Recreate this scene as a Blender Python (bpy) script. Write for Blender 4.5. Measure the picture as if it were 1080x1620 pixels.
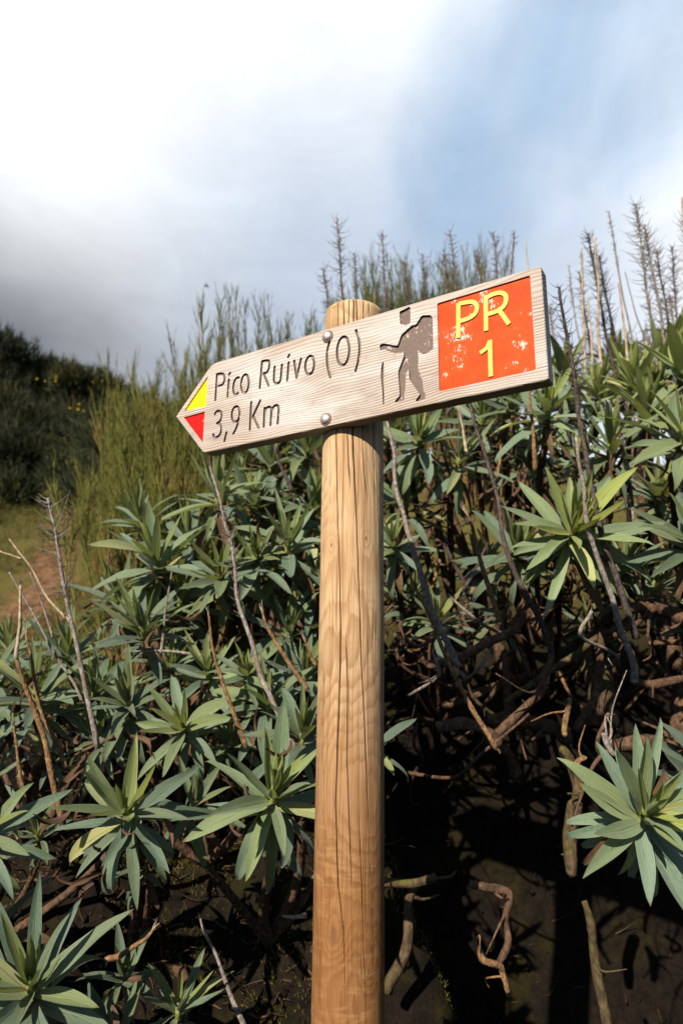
import bpy, math, random
import numpy as np
from mathutils import Vector, Matrix
from mathutils.geometry import delaunay_2d_cdt

R = math.radians
for _o in list(bpy.data.objects):
    bpy.data.objects.remove(_o)
SC = bpy.context.scene
COL = SC.collection
random.seed(7)
rng = np.random.default_rng(7)

# ---------------------------------------------------------------- camera
CAM_Z = 1.3
PITCH = R(13.811)
FPX = 1080.0
cam = bpy.data.cameras.new('camera')
cam.sensor_fit = 'VERTICAL'
cam.sensor_height = 36.0
cam.lens = 24.0
cam.clip_start = 0.02
cam.clip_end = 3000
cam.dof.use_dof = True
cam.dof.focus_distance = 1.27
cam.dof.aperture_fstop = 4.0
camo = bpy.data.objects.new('camera', cam)
camo.location = (0, 0, CAM_Z)
camo.rotation_euler = (math.pi / 2 + PITCH, 0, 0)
COL.objects.link(camo)
SC.camera = camo

# ---------------------------------------------------------------- exposure
SC.view_settings.view_transform = 'Standard'
SC.view_settings.look = 'None'
SC.view_settings.gamma = 1.0
SC.view_settings.use_curve_mapping = False
SC.view_settings.exposure = 1.12
SC.cycles.max_bounces = 5
SC.cycles.diffuse_bounces = 2
SC.cycles.glossy_bounces = 2
SC.cycles.transmission_bounces = 3
SC.cycles.transparent_max_bounces = 4
SC.cycles.sample_clamp_indirect = 4.0
SC.cycles.caustics_reflective = False
SC.cycles.caustics_refractive = False

# ---------------------------------------------------------------- sun and sky
SUN_AZ = R(180 + 29)      # clockwise from +Y (the way the camera looks): behind the camera, to its left
SUN_EL = R(34)
sun_dir = Vector((math.sin(SUN_AZ) * math.cos(SUN_EL), math.cos(SUN_AZ) * math.cos(SUN_EL), math.sin(SUN_EL)))
sl = bpy.data.lights.new('sun', 'SUN')
sl.energy = 5.0
sl.angle = R(0.53)
sl.color = (1.0, 0.87, 0.69)
so = bpy.data.objects.new('sun', sl)
so.rotation_euler = (-sun_dir).to_track_quat('-Z', 'Y').to_euler()
so.location = (0, 0, 30)
COL.objects.link(so)


class NT:
    """small helper round a node tree"""
    def __init__(s, tree):
        s.t = tree
        tree.nodes.clear()

    def n(s, typ, ins=None, **kw):
        nd = s.t.nodes.new(typ)
        for k, v in kw.items():
            setattr(nd, k, v)
        for k, v in (ins or {}).items():
            s.set(nd.inputs[k], v)
        return nd

    def set(s, sock, v):
        if isinstance(v, bpy.types.NodeSocket):
            s.t.links.new(v, sock)
        elif isinstance(v, (tuple, list)) and len(v) == 3 and sock.type == 'RGBA':
            sock.default_value = (*v, 1)
        else:
            sock.default_value = v

    def m(s, op, a, b=None, c=None, clamp=False):
        nd = s.t.nodes.new('ShaderNodeMath')
        nd.operation = op
        nd.use_clamp = clamp
        for i, v in enumerate((a, b, c)):
            if v is not None:
                s.set(nd.inputs[i], v)
        return nd.outputs[0]

    def v(s, op, a, b=None, scale=None):
        nd = s.t.nodes.new('ShaderNodeVectorMath')
        nd.operation = op
        s.set(nd.inputs[0], a)
        if b is not None:
            s.set(nd.inputs[1], b)
        if scale is not None:
            s.set(nd.inputs['Scale'], scale)
        return nd.outputs['Value'] if op in ('DOT_PRODUCT', 'LENGTH', 'DISTANCE') else nd.outputs[0]

    def mix(s, f, a, b, blend='MIX'):
        nd = s.t.nodes.new('ShaderNodeMix')
        nd.data_type = 'RGBA'
        nd.blend_type = blend
        s.set(nd.inputs[0], f)
        s.set(nd.inputs[6], a)
        s.set(nd.inputs[7], b)
        return nd.outputs[2]

    def ramp(s, x, lo, hi, a=0.0, b=1.0, smooth=True):
        nd = s.t.nodes.new('ShaderNodeMapRange')
        nd.interpolation_type = 'SMOOTHSTEP' if smooth else 'LINEAR'
        for k, q in ((0, x), (1, lo), (2, hi), (3, a), (4, b)):
            s.set(nd.inputs[k], q)
        return nd.outputs[0]

    def noise(s, vec, scale, detail=3, rough=0.55, dist=0.0, dims='3D'):
        nd = s.n('ShaderNodeTexNoise', {'Scale': scale, 'Detail': detail, 'Roughness': rough, 'Distortion': dist}, noise_dimensions=dims)
        s.set(nd.inputs['Vector'], vec)
        return nd.outputs[0]

    def scale(s, vec, xyz):
        return s.v('MULTIPLY', vec, xyz)


def pix_dir(px, py):
    r = (px - 540) / FPX
    u = (810 - py) / FPX
    c, s_ = math.cos(PITCH), math.sin(PITCH)
    return Vector((r, c - u * s_, s_ + u * c))


def at(px, py, y):
    """the point at forward distance y that the photograph shows at a pixel"""
    d = pix_dir(px, py)
    return Vector((0, 0, CAM_Z)) + d * (y / d.y)


world = bpy.data.worlds.new('World')
SC.world = world
world.use_nodes = True
w = NT(world.node_tree)
sky = w.n('ShaderNodeTexSky', sky_type='NISHITA', sun_disc=False, sun_elevation=SUN_EL, sun_rotation=SUN_AZ, altitude=1500.0, air_density=1.0, dust_density=0.3, ozone_density=2.0)
dirv = w.v('NORMALIZE', w.n('ShaderNodeTexCoord').outputs['Generated'])
n1 = w.noise(w.scale(dirv, (1.0, 1.0, 1.5)), 1.9, 4, 0.5)
n2 = w.noise(w.v('ADD', dirv, (3.1, 1.7, 0.4)), 5.5, 5, 0.55)


def near_dir(px, py, lo, hi):
    """1 within lo degrees of the direction, 0 beyond hi degrees"""
    d = pix_dir(px, py).normalized()
    return w.ramp(w.v('DOT_PRODUCT', dirv, tuple(d)), math.cos(R(hi)), math.cos(R(lo)))


wob = w.m('SUBTRACT', n1, 0.5)
wob2 = w.m('SUBTRACT', n2, 0.5)
wobs = w.m('ADD', w.m('MULTIPLY', wob, 0.8), w.m('MULTIPLY', wob2, 0.5))
xyz = w.n('ShaderNodeSeparateXYZ', {0: dirv})
elev = w.m('ADD', xyz.outputs[2], w.m('MULTIPLY', wobs, 0.10))
azim = w.m('ADD', w.m('DIVIDE', xyz.outputs[0], w.m('MAXIMUM', xyz.outputs[1], 0.05)), w.m('MULTIPLY', wobs, 0.25))
# gaps in the cloud with blue behind them
n3 = w.noise(w.scale(w.v('ADD', dirv, (1.3, 0.2, 2.7)), (1.6, 1.0, 1.0)), 3.0, 6, 0.58, 0.6)
lobes = w.m('ADD', near_dir(890, 170, -3, 14), w.m('ADD', near_dir(1085, 5, -3, 13), w.m('MULTIPLY', near_dir(800, 335, -3, 13), 0.5)))
gap = w.m('ADD', w.m('MULTIPLY', lobes, 0.85), w.m('ADD', w.m('MULTIPLY', w.m('SUBTRACT', n3, 0.5), 1.6), w.m('MULTIPLY', wobs, 0.2)))
gap = w.m('SUBTRACT', gap, w.m('MULTIPLY', near_dir(1120, 300, 0, 19), 0.9))
gap = w.m('MULTIPLY', w.ramp(gap, -0.25, 1.4), w.ramp(lobes, 0.0, 0.6))
# the cloud lies on the mountain ahead; the other way the sky is clear but for wisps
ahead = w.ramp(w.m('ADD', w.v('DOT_PRODUCT', dirv, tuple(Vector((-0.2, 0.9, 0.4)).normalized())), w.m('MULTIPLY', wob2, 0.5)), 0.36, 0.74)
wisps = w.m('MULTIPLY', w.ramp(n1, 0.56, 0.8), 0.25)
cover = w.m('MULTIPLY', w.m('MAXIMUM', ahead, wisps), w.m('SUBTRACT', 1.0, w.m('MULTIPLY', gap, 0.15)), clamp=True)
# thin sunlit cloud high up, blue grey mist lower, a dark bank of mist on the shaded hill at left
mist = w.m('MULTIPLY', w.ramp(elev, 0.86, 0.56), w.ramp(azim, -0.55, -0.02))
mist = w.m('MULTIPLY', mist, w.ramp(azim, 0.75, 0.25, 0.25, 1.0))
ccol = w.mix(mist, (0.5386, 0.5514, 0.5642), (0.2781, 0.3196, 0.3818))
bank = w.m('MULTIPLY', w.ramp(elev, 0.64, 0.39), w.ramp(azim, 0.15, -0.62))
ccol = w.mix(w.m('POWER', bank, 0.8), ccol, (0.0622, 0.0706, 0.0871))
ccol = w.mix(w.m('MULTIPLY', gap, 0.7), ccol, (0.166, 0.2697, 0.3984))
fine = w.m('MULTIPLY', w.m('SUBTRACT', w.noise(w.scale(dirv, (1.0, 1.0, 2.2)), 6.5, 7, 0.62, 0.8), 0.5), 0.34)
ccol = w.v('SCALE', ccol, scale=w.m('ADD', 1.0, fine))
SKY_S = 0.05
final = w.mix(cover, sky.outputs[0], w.v('SCALE', ccol, scale=1.0 / SKY_S))
bg = w.n('ShaderNodeBackground', {'Color': final, 'Strength': SKY_S})
w.n('ShaderNodeOutputWorld', {'Surface': bg.outputs[0]})

# ---------------------------------------------------------------- materials
def material(name):
    m = bpy.data.materials.new(name)
    m.use_nodes = True
    return m, NT(m.node_tree)


ALBEDO = 0.83      # all reflectances were measured a little too bright


def finish(t, color, rough=0.8, spec=0.2, bump=None, bump_d=0.002, bump_s=1.0, transl=None, metal=0.0, sheen=0.0):
    if isinstance(color, tuple):
        color = tuple(q * ALBEDO for q in color)
    else:
        color = t.v('SCALE', color, scale=ALBEDO)
    ins = {'Base Color': color, 'Roughness': rough, 'Specular IOR Level': spec, 'Metallic': metal}
    b = t.n('ShaderNodeBsdfPrincipled', ins)
    if sheen:
        t.set(b.inputs['Sheen Weight'], sheen)
        t.set(b.inputs['Sheen Roughness'], 0.4)
    nrm = None
    if bump is not None:
        bn = t.n('ShaderNodeBump', {'Height': bump, 'Distance': bump_d, 'Strength': bump_s})
        nrm = bn.outputs[0]
        t.set(b.inputs['Normal'], nrm)
    out = b.outputs[0]
    if transl:
        tr = t.n('ShaderNodeBsdfTranslucent', {'Color': t.v('SCALE', transl[0], scale=ALBEDO)})
        if nrm:
            t.set(tr.inputs['Normal'], nrm)
        mx = t.n('ShaderNodeMixShader', {0: transl[1], 1: out, 2: tr.outputs[0]})
        out = mx.outputs[0]
    t.n('ShaderNodeOutputMaterial', {'Surface': out})


MAT = {}

# --- weathered board
m, t = material('weathered_board')
oc = t.n('ShaderNodeTexCoord').outputs['Object']
warp = t.noise(t.scale(oc, (2.2, 5, 5)), 1.6, 2)
sep = t.n('ShaderNodeSeparateXYZ', {0: oc})
yy = t.m('ADD', sep.outputs[1], t.m('MULTIPLY', t.m('SUBTRACT', warp, 0.5), 0.055))
yy = t.m('ADD', yy, t.m('MULTIPLY', sep.outputs[2], 0.6))
# rings get closer together in the lower half
yv = t.m('MULTIPLY', t.m('POWER', t.m('MAXIMUM', t.m('SUBTRACT', 0.30, yy), 0.001), 1.6), 290.0)
ring = t.m('FRACT', yv)
ring = t.m('MULTIPLY', t.ramp(ring, 0.35, 0.85), t.ramp(ring, 1.0, 0.9))
fib = t.noise(t.scale(oc, (4, 260, 120)), 1.0, 3, 0.7)
fib2 = t.noise(t.scale(oc, (9, 700, 300)), 1.0, 2, 0.6)
blot = t.noise(t.scale(oc, (5, 9, 5)), 1.0, 4, 0.6)
gry = t.noise(t.scale(t.v('ADD', oc, (4, 1, 0)), (3, 9, 3)), 1.0, 3)
c1 = t.mix(t.ramp(blot, 0.3, 0.7), (0.37, 0.335, 0.32), (0.46, 0.41, 0.375))
c1 = t.mix(t.ramp(gry, 0.46, 0.6, 0, 0.85), c1, (0.48, 0.48, 0.49))
midb = t.m('ABSOLUTE', t.m('SUBTRACT', t.m('ADD', sep.outputs[1], t.m('MULTIPLY', t.m('SUBTRACT', blot, 0.5), 0.08)), 0.1))
c1 = t.mix(t.ramp(midb, 0.055, 0.1, 0, 0.5), c1, (0.36, 0.285, 0.235))
c1 = t.mix(t.m('MULTIPLY', ring, t.ramp(gry, 0.35, 0.62, 0.7, 0.15)), c1, (0.17, 0.125, 0.10))
c1 = t.mix(t.ramp(fib, 0.46, 0.72, 0, 0.5), c1, (0.22, 0.175, 0.15))
c1 = t.mix(t.ramp(fib2, 0.56, 0.78, 0, 0.45), c1, (0.17, 0.14, 0.12))
kn = None
for kx, ky in ((0.402, 0.105), (0.36, 0.055), (0.445, 0.092), (0.475, 0.118), (0.285, 0.098), (0.533, 0.108), (0.205, 0.101)):
    d = t.v('LENGTH', t.scale(t.v('SUBTRACT', oc, (kx, ky, 0.0)), (1.0, 0.9, 0.25)))
    d = t.m('ADD', d, t.m('MULTIPLY', t.m('SUBTRACT', fib, 0.5), 0.002))
    k = t.m('MAXIMUM', t.ramp(d, 0.0022, 0.0006), t.m('MULTIPLY', t.ramp(d, 0.0055, 0.004), t.ramp(d, 0.002, 0.0035, 0, 0.35)))
    kn = k if kn is None else t.m('MAXIMUM', kn, k)
dirt = t.noise(t.scale(t.v('ADD', oc, (2, 5, 1)), (7, 16, 7)), 1.0, 5, 0.7)
c1 = t.mix(t.ramp(dirt, 0.54, 0.74, 0, 0.5), c1, (0.16, 0.125, 0.105))
c1 = t.mix(t.m('MULTIPLY', kn, 0.6), c1, (0.2, 0.16, 0.145))
hgt = t.m('SUBTRACT', t.m('ADD', t.m('MULTIPLY', fib, 0.6), t.m('MULTIPLY', fib2, 0.3)), t.m('MULTIPLY', ring, 0.5))
finish(t, c1, 0.75, 0.25, hgt, 0.0011, 1.0)
MAT['board'] = m

# --- routed groove floor (grey brown, scratched)
m, t = material('routed_wood')
oc = t.n('ShaderNodeTexCoord').outputs['Object']
f = t.noise(t.scale(oc, (90, 260, 90)), 1.0, 4, 0.7)
g = t.noise(t.scale(oc, (220, 120, 90)), 1.0, 3, 0.7)
chips = t.m('MULTIPLY', t.ramp(t.noise(oc, 38, 2), 0.48, 0.62), t.ramp(g, 0.56, 0.64))
c1 = t.mix(f, (0.105, 0.078, 0.07), (0.185, 0.145, 0.132))
c1 = t.mix(chips, c1, (0.5, 0.43, 0.38))
finish(t, c1, 0.85, 0.15, f, 0.001, 1.0)
MAT['routed'] = m


# --- paints
def paint(name, col, col2, wear, chipcol=(0.52, 0.44, 0.38)):
    m, t = material(name)
    oc = t.n('ShaderNodeTexCoord').outputs['Object']
    big = t.noise(oc, 22, 3, 0.55)
    fl = t.noise(t.scale(oc, (330, 130, 60)), 1.0, 4, 0.72)
    fine = t.noise(t.scale(oc, (420, 60, 60)), 1.0, 3, 0.6)
    thr = t.m('SUBTRACT', wear, t.ramp(big, 0.46, 0.72, 0, 0.34))
    chip = t.ramp(t.m('SUBTRACT', fl, thr), 0.0, 0.025)
    c = t.mix(t.ramp(big, 0.25, 0.75), col, col2)
    c = t.mix(t.ramp(fine, 0.5, 0.72, 0, 0.6), c, tuple(q * 0.6 for q in col))
    c = t.mix(t.ramp(t.noise(oc, 60, 4, 0.7), 0.55, 0.75, 0, 0.35), c, tuple(q * 0.55 for q in col))
    c = t.mix(chip, c, chipcol)
    h = t.m('SUBTRACT', t.m('MULTIPLY', fine, 0.5), t.m('MULTIPLY', chip, 0.6))
    finish(t, c, 0.6, 0.12, h, 0.0006, 1.0)
    return m


MAT['orange'] = paint('orange_paint', (0.42, 0.040, 0.002), (0.54, 0.066, 0.003), 0.735)
MAT['yellow'] = paint('yellow_paint', (0.58, 0.45, 0.11), (0.66, 0.52, 0.14), 0.95)
MAT['bright_yellow'] = paint('bright_yellow_paint', (0.72, 0.54, 0.005), (0.78, 0.6, 0.008), 0.93)
MAT['red'] = paint('red_paint', (0.52, 0.006, 0.004), (0.6, 0.008, 0.005), 0.80, (0.6, 0.2, 0.12))

# --- galvanised bolt
m, t = material('galvanised_steel')
oc = t.n('ShaderNodeTexCoord').outputs['Object']
f = t.noise(oc, 260, 3)
finish(t, t.mix(f, (0.45, 0.46, 0.47), (0.72, 0.73, 0.74)), t.ramp(f, 0.3, 0.7, 0.32, 0.55), 0.5, f, 0.0004, 0.7, metal=0.85)
MAT['steel'] = m
m, t = material('rust_stain')
oc = t.n('ShaderNodeTexCoord').outputs['Object']
f = t.noise(oc, 160, 3)
finish(t, t.mix(f, (0.12, 0.07, 0.045), (0.22, 0.14, 0.10)), 0.8, 0.2)
MAT['rust'] = m

# --- turned pine post
POST_KNOTS = []


def post_material():
    m, t = material('turned_pine_post')
    oc = t.n('ShaderNodeTexCoord').outputs['Object']
    sep = t.n('ShaderNodeSeparateXYZ', {0: oc})
    z = sep.outputs[2]
    # a pith that wanders slowly: the turned surface cuts the rings in long arches
    pz = t.n('ShaderNodeTexNoise', {'W': t.m('MULTIPLY', z, 1.7), 'Scale': 1.0, 'Detail': 1.0}, noise_dimensions='1D')
    off = t.scale(t.v('SUBTRACT', pz.outputs['Color'], (0.5, 0.5, 0.5)), (0.055, 0.045, 0.0))
    wv = t.n('ShaderNodeTexNoise', {'Vector': t.scale(oc, (1, 1, 0.10)), 'Scale': 28.0, 'Detail': 3.0})
    wv2 = t.scale(t.v('SUBTRACT', wv.outputs['Color'], (0.5, 0.5, 0.5)), (0.0065, 0.0065, 0.0))
    q = t.v('SUBTRACT', t.v('ADD', t.scale(oc, (1, 1, 0)), wv2), off)
    r = t.v('LENGTH', q)
    core = None
    for (kx, ky, kz, kr) in POST_KNOTS:
        d = t.v('LENGTH', t.scale(t.v('SUBTRACT', oc, (kx, ky, kz)), (1.0, 1.0, 0.5)))
        d = t.m('ADD', d, t.m('MULTIPLY', t.m('SUBTRACT', wv.outputs[0], 0.5), 0.006))
        r = t.m('ADD', r, t.m('MULTIPLY', t.m('POWER', 2.718, t.m('MULTIPLY', -1.0, t.m('POWER', t.m('DIVIDE', d, kr * 2.2), 2.0))), kr * 0.8))
        k = t.ramp(d, kr * 0.8, kr * 0.3)
        core = k if core is None else t.m('MAXIMUM', core, k)
    ph = t.m('FRACT', t.m('MULTIPLY', r, 520.0))
    late = t.m('MULTIPLY', t.ramp(ph, 0.3, 0.9), t.ramp(ph, 1.0, 0.93))
    fib = t.noise(t.scale(oc, (520, 520, 7)), 1.0, 3, 0.65)
    fib2 = t.noise(t.scale(oc, (170, 170, 2.2)), 1.0, 3, 0.65)
    # curly figure: short cross bands
    curl = t.noise(t.scale(oc, (22, 22, 95)), 1.0, 3, 0.55, 0.5)
    where = t.noise(t.v('ADD', oc, (7, 3, 1)), 4.5, 2)
    curl = t.m('MULTIPLY', t.ramp(curl, 0.46, 0.7), t.ramp(where, 0.42, 0.62))
    big = t.noise(t.scale(oc, (10, 10, 2.6)), 1.0, 4, 0.6)
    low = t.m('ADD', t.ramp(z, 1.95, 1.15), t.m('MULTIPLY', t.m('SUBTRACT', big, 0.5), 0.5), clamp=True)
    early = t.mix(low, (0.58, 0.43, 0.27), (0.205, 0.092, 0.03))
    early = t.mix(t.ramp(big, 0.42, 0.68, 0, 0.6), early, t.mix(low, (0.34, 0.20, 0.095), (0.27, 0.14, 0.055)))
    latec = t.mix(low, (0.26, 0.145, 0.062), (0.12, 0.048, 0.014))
    c = t.mix(t.m('MULTIPLY', late, t.ramp(where, 0.35, 0.62, 0.2, 0.6)), early, latec)
    c = t.mix(t.m('MULTIPLY', curl, 0.55), c, (0.37, 0.225, 0.11))
    c = t.mix(t.ramp(fib, 0.46, 0.68, 0, 0.65), c, latec)
    c = t.mix(t.ramp(fib2, 0.52, 0.72, 0, 0.6), c, (0.13, 0.06, 0.022))
    c = t.mix(t.m('MULTIPLY', core, 0.8), c, (0.13, 0.06, 0.025))
    # splinters worn grey and grime low down
    at_ = t.n('ShaderNodeAttribute', attribute_name='crack')
    c = t.mix(at_.outputs['Fac'], c, (0.035, 0.018, 0.0045))
    ripple = t.noise(t.scale(oc, (30, 30, 120)), 1.0, 2)
    rough_low = t.ramp(z, 1.05, 0.7)
    h = t.m('ADD', t.m('MULTIPLY', fib, 0.6), t.m('MULTIPLY', late, 0.12))
    h = t.m('ADD', h, t.m('MULTIPLY', fib2, 0.5))
    h = t.m('ADD', h, t.m('MULTIPLY', t.m('MULTIPLY', ripple, rough_low), 1.3))
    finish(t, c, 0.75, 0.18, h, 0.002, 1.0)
    return m


# --- bark, stalks, soil, leaves
def bark(name, a, b, c3, sc=60, bump=0.003, moss=None):
    m, t = material(name)
    oc = t.n('ShaderNodeTexCoord').outputs['Object']
    f = t.noise(oc, sc, 4, 0.65)
    g = t.noise(oc, sc * 0.18, 3, 0.6)
    c = t.mix(t.ramp(f, 0.3, 0.7), a, b)
    c = t.mix(t.ramp(g, 0.5, 0.68), c, c3)
    if moss:
        nz = t.n('ShaderNodeSeparateXYZ', {0: t.n('ShaderNodeNewGeometry').outputs['Normal']}).outputs[2]
        c = t.mix(t.m('MULTIPLY', t.ramp(t.noise(oc, 14, 3), 0.45, 0.6), t.ramp(nz, -0.2, 0.7)), c, moss)
    scar = t.n('ShaderNodeTexVoronoi', {'Vector': t.scale(oc, (1, 1, 0.55)), 'Scale': sc * 2.2}).outputs[0]
    c = t.mix(t.ramp(scar, 0.45, 0.75, 0, 0.45), c, tuple(q * 0.35 for q in a))
    finish(t, c, 0.9, 0.12, t.m('SUBTRACT', f, t.m('MULTIPLY', scar, 0.6)), bump, 1.0)
    MAT[name] = m


bark('branch_bark', (0.045, 0.028, 0.019), (0.13, 0.078, 0.05), (0.085, 0.05, 0.032), 55)
bark('mossy_bark', (0.04, 0.028, 0.018), (0.11, 0.075, 0.045), (0.07, 0.06, 0.025), 45, moss=(0.075, 0.075, 0.015))
bark('grey_stalk', (0.12, 0.105, 0.098), (0.29, 0.255, 0.235), (0.17, 0.13, 0.11), 90, 0.0015)
bark('dark_stalk', (0.03, 0.024, 0.024), (0.10, 0.08, 0.075), (0.06, 0.04, 0.03), 90, 0.0015)
bark('pale_stalk', (0.30, 0.24, 0.17), (0.46, 0.38, 0.28), (0.22, 0.15, 0.095), 70, 0.0015)
bark('split_wood', (0.10, 0.058, 0.03), (0.27, 0.165, 0.08), (0.15, 0.085, 0.042), 75, 0.003)
bark('twig_grey', (0.085, 0.065, 0.058), (0.18, 0.14, 0.125), (0.13, 0.085, 0.07), 40, 0.001)


def leaf_material():
    m, t = material('felted_leaf')
    uv = t.n('ShaderNodeTexCoord').outputs['UV']
    oi = t.n('ShaderNodeObjectInfo')
    s = t.n('ShaderNodeSeparateXYZ', {0: uv})
    kc = t.n('ShaderNodeSeparateColor', {0: oi.outputs['Color']})
    young, pale, dead = kc.outputs[0], kc.outputs[1], kc.outputs[2]
    rnd = oi.outputs['Random']
    a = t.m('MULTIPLY', t.m('ABSOLUTE', t.m('SUBTRACT', s.outputs[0], 0.5)), 2.0)
    v = s.outputs[1]
    oc = t.n('ShaderNodeTexCoord').outputs['Object']
    seed = t.n('ShaderNodeCombineXYZ', {0: t.m('MULTIPLY', rnd, 31.0), 1: rnd, 2: t.m('MULTIPLY', rnd, 17.0)}).outputs[0]
    ocr = t.v('ADD', oc, seed)
    wv = t.noise(t.scale(ocr, (12, 8, 12)), 1.0, 2)
    ph = t.m('ADD', t.m('MULTIPLY', a, 5.0), t.m('MULTIPLY', v, -1.9))
    ph = t.m('ADD', ph, t.m('MULTIPLY', wv, 0.7))
    vein = t.m('ABSOLUTE', t.m('SUBTRACT', t.m('FRACT', ph), 0.5))
    vein = t.ramp(vein, 0.12, 0.0)
    rib = t.ramp(a, 0.10, 0.0)
    rib = t.m('MULTIPLY', rib, t.ramp(v, 1.0, 0.35, 0.15, 1.0))
    edge = t.ramp(a, 0.9, 0.99)
    mot = t.noise(t.scale(ocr, (40, 18, 40)), 1.0, 3)
    felt = t.noise(t.scale(ocr, (700, 240, 700)), 1.0, 2)
    base = t.mix(rnd, (0.095, 0.165, 0.115), (0.15, 0.228, 0.18))
    base = t.mix(t.ramp(mot, 0.35, 0.7, 0, 0.5), base, (0.19, 0.25, 0.18))
    base = t.mix(t.m('MULTIPLY', young, 0.85), base, (0.30, 0.35, 0.06))
    base = t.mix(pale, base, (0.50, 0.50, 0.19))
    base = t.mix(t.m('MULTIPLY', vein, 0.42), base, (0.055, 0.095, 0.04))
    base = t.mix(t.m('MULTIPLY', rib, 0.55), base, (0.30, 0.34, 0.16))
    base = t.mix(t.ramp(v, 0.16, 0.0, 0, 0.75), base, (0.33, 0.36, 0.12))
    base = t.mix(t.m('MULTIPLY', edge, 0.5), base, (0.27, 0.32, 0.24))
    tipb = t.m('MULTIPLY', t.ramp(v, 0.93, 0.985), t.ramp(rnd, 0.35, 0.5))
    spot = t.m('MULTIPLY', t.ramp(t.noise(t.scale(ocr, (55, 30, 55)), 1.0, 2), 0.70, 0.76), 0.8)
    base = t.mix(t.m('MAXIMUM', t.m('MULTIPLY', tipb, 0.85), spot), base, (0.16, 0.085, 0.045))
    dcol = t.mix(mot, (0.07, 0.038, 0.018), (0.20, 0.115, 0.055))
    base = t.mix(dead, base, dcol)
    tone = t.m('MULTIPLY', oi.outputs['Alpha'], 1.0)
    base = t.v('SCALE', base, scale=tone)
    tcol = t.mix(0.5, base, (0.30, 0.33, 0.04))
    tcol = t.mix(dead, tcol, (0.05, 0.025, 0.01))
    h = t.m('ADD', t.m('MULTIPLY', vein, -0.8), t.m('MULTIPLY', felt, 0.35))
    h = t.m('ADD', h, t.m('MULTIPLY', rib, -1.2))
    finish(t, base, 0.58, 0.28, h, 0.0012, 1.0, transl=(tcol, 0.32), sheen=0.1)
    MAT['leaf'] = m


leaf_material()


def foliage(name, a, b, c3, transl, sc=3.0):
    m, t = material(name)
    g = t.n('ShaderNodeNewGeometry')
    p = g.outputs['Position']
    rp = g.outputs['Random Per Island']
    f = t.noise(p, sc, 3)
    c = t.mix(rp, a, b)
    c = t.mix(t.ramp(f, 0.48, 0.7), c, c3)
    finish(t, c, 0.7, 0.2, transl=(t.mix(0.5, c, (0.16, 0.17, 0.02)), transl))
    MAT[name] = m


foliage('broom_foliage', (0.085, 0.11, 0.022), (0.22, 0.225, 0.05), (0.25, 0.20, 0.055), 0.25)
foliage('broom_tips', (0.06, 0.085, 0.025), (0.15, 0.155, 0.04), (0.075, 0.105, 0.04), 0.25)
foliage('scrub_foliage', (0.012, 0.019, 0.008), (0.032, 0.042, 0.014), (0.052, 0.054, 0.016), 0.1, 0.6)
foliage('meadow_grass', (0.06, 0.075, 0.018), (0.16, 0.14, 0.035), (0.12, 0.12, 0.03), 0.25, 1.5)
foliage('dry_litter', (0.022, 0.013, 0.008), (0.10, 0.058, 0.032), (0.045, 0.028, 0.017), 0.05, 9.0)
foliage('moss_tuft', (0.045, 0.042, 0.006), (0.13, 0.105, 0.01), (0.04, 0.048, 0.009), 0.1, 9.0)
foliage('yellow_petal', (0.55, 0.40, 0.01), (0.65, 0.5, 0.02), (0.6, 0.42, 0.01), 0.2)

# --- ground
m, t = material('earth')
p = t.n('ShaderNodeNewGeometry').outputs['Position']
f = t.noise(p, 26, 6, 0.68)
g = t.noise(p, 3.2, 4, 0.6)
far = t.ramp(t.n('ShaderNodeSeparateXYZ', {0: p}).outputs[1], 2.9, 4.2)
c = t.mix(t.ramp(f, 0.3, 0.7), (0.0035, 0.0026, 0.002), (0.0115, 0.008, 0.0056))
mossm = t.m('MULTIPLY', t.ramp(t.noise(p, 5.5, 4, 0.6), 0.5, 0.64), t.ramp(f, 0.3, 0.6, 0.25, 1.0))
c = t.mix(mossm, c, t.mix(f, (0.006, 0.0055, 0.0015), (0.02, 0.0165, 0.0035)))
pathc = t.mix(t.ramp(t.m('ADD', t.m('MULTIPLY', f, 0.5), t.m('MULTIPLY', t.noise(p, 7, 5, 0.7), 0.5)), 0.38, 0.62), (0.035, 0.018, 0.011), (0.19, 0.105, 0.058))
turf = t.mix(f, (0.045, 0.045, 0.012), (0.12, 0.10, 0.03))
pxy = t.n('ShaderNodeSeparateXYZ', {0: p})
dpath = t.m('ABSOLUTE', t.m('ADD', t.m('ADD', pxy.outputs[0], 0.86), t.m('MULTIPLY', pxy.outputs[1], 0.30)))
dpath = t.m('ADD', dpath, t.m('MULTIPLY', t.m('SUBTRACT', g, 0.5), 1.1))
fc = t.mix(t.ramp(dpath, 0.05, 0.32), pathc, turf)
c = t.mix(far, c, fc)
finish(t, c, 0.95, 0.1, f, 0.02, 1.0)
MAT['earth'] = m


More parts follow.
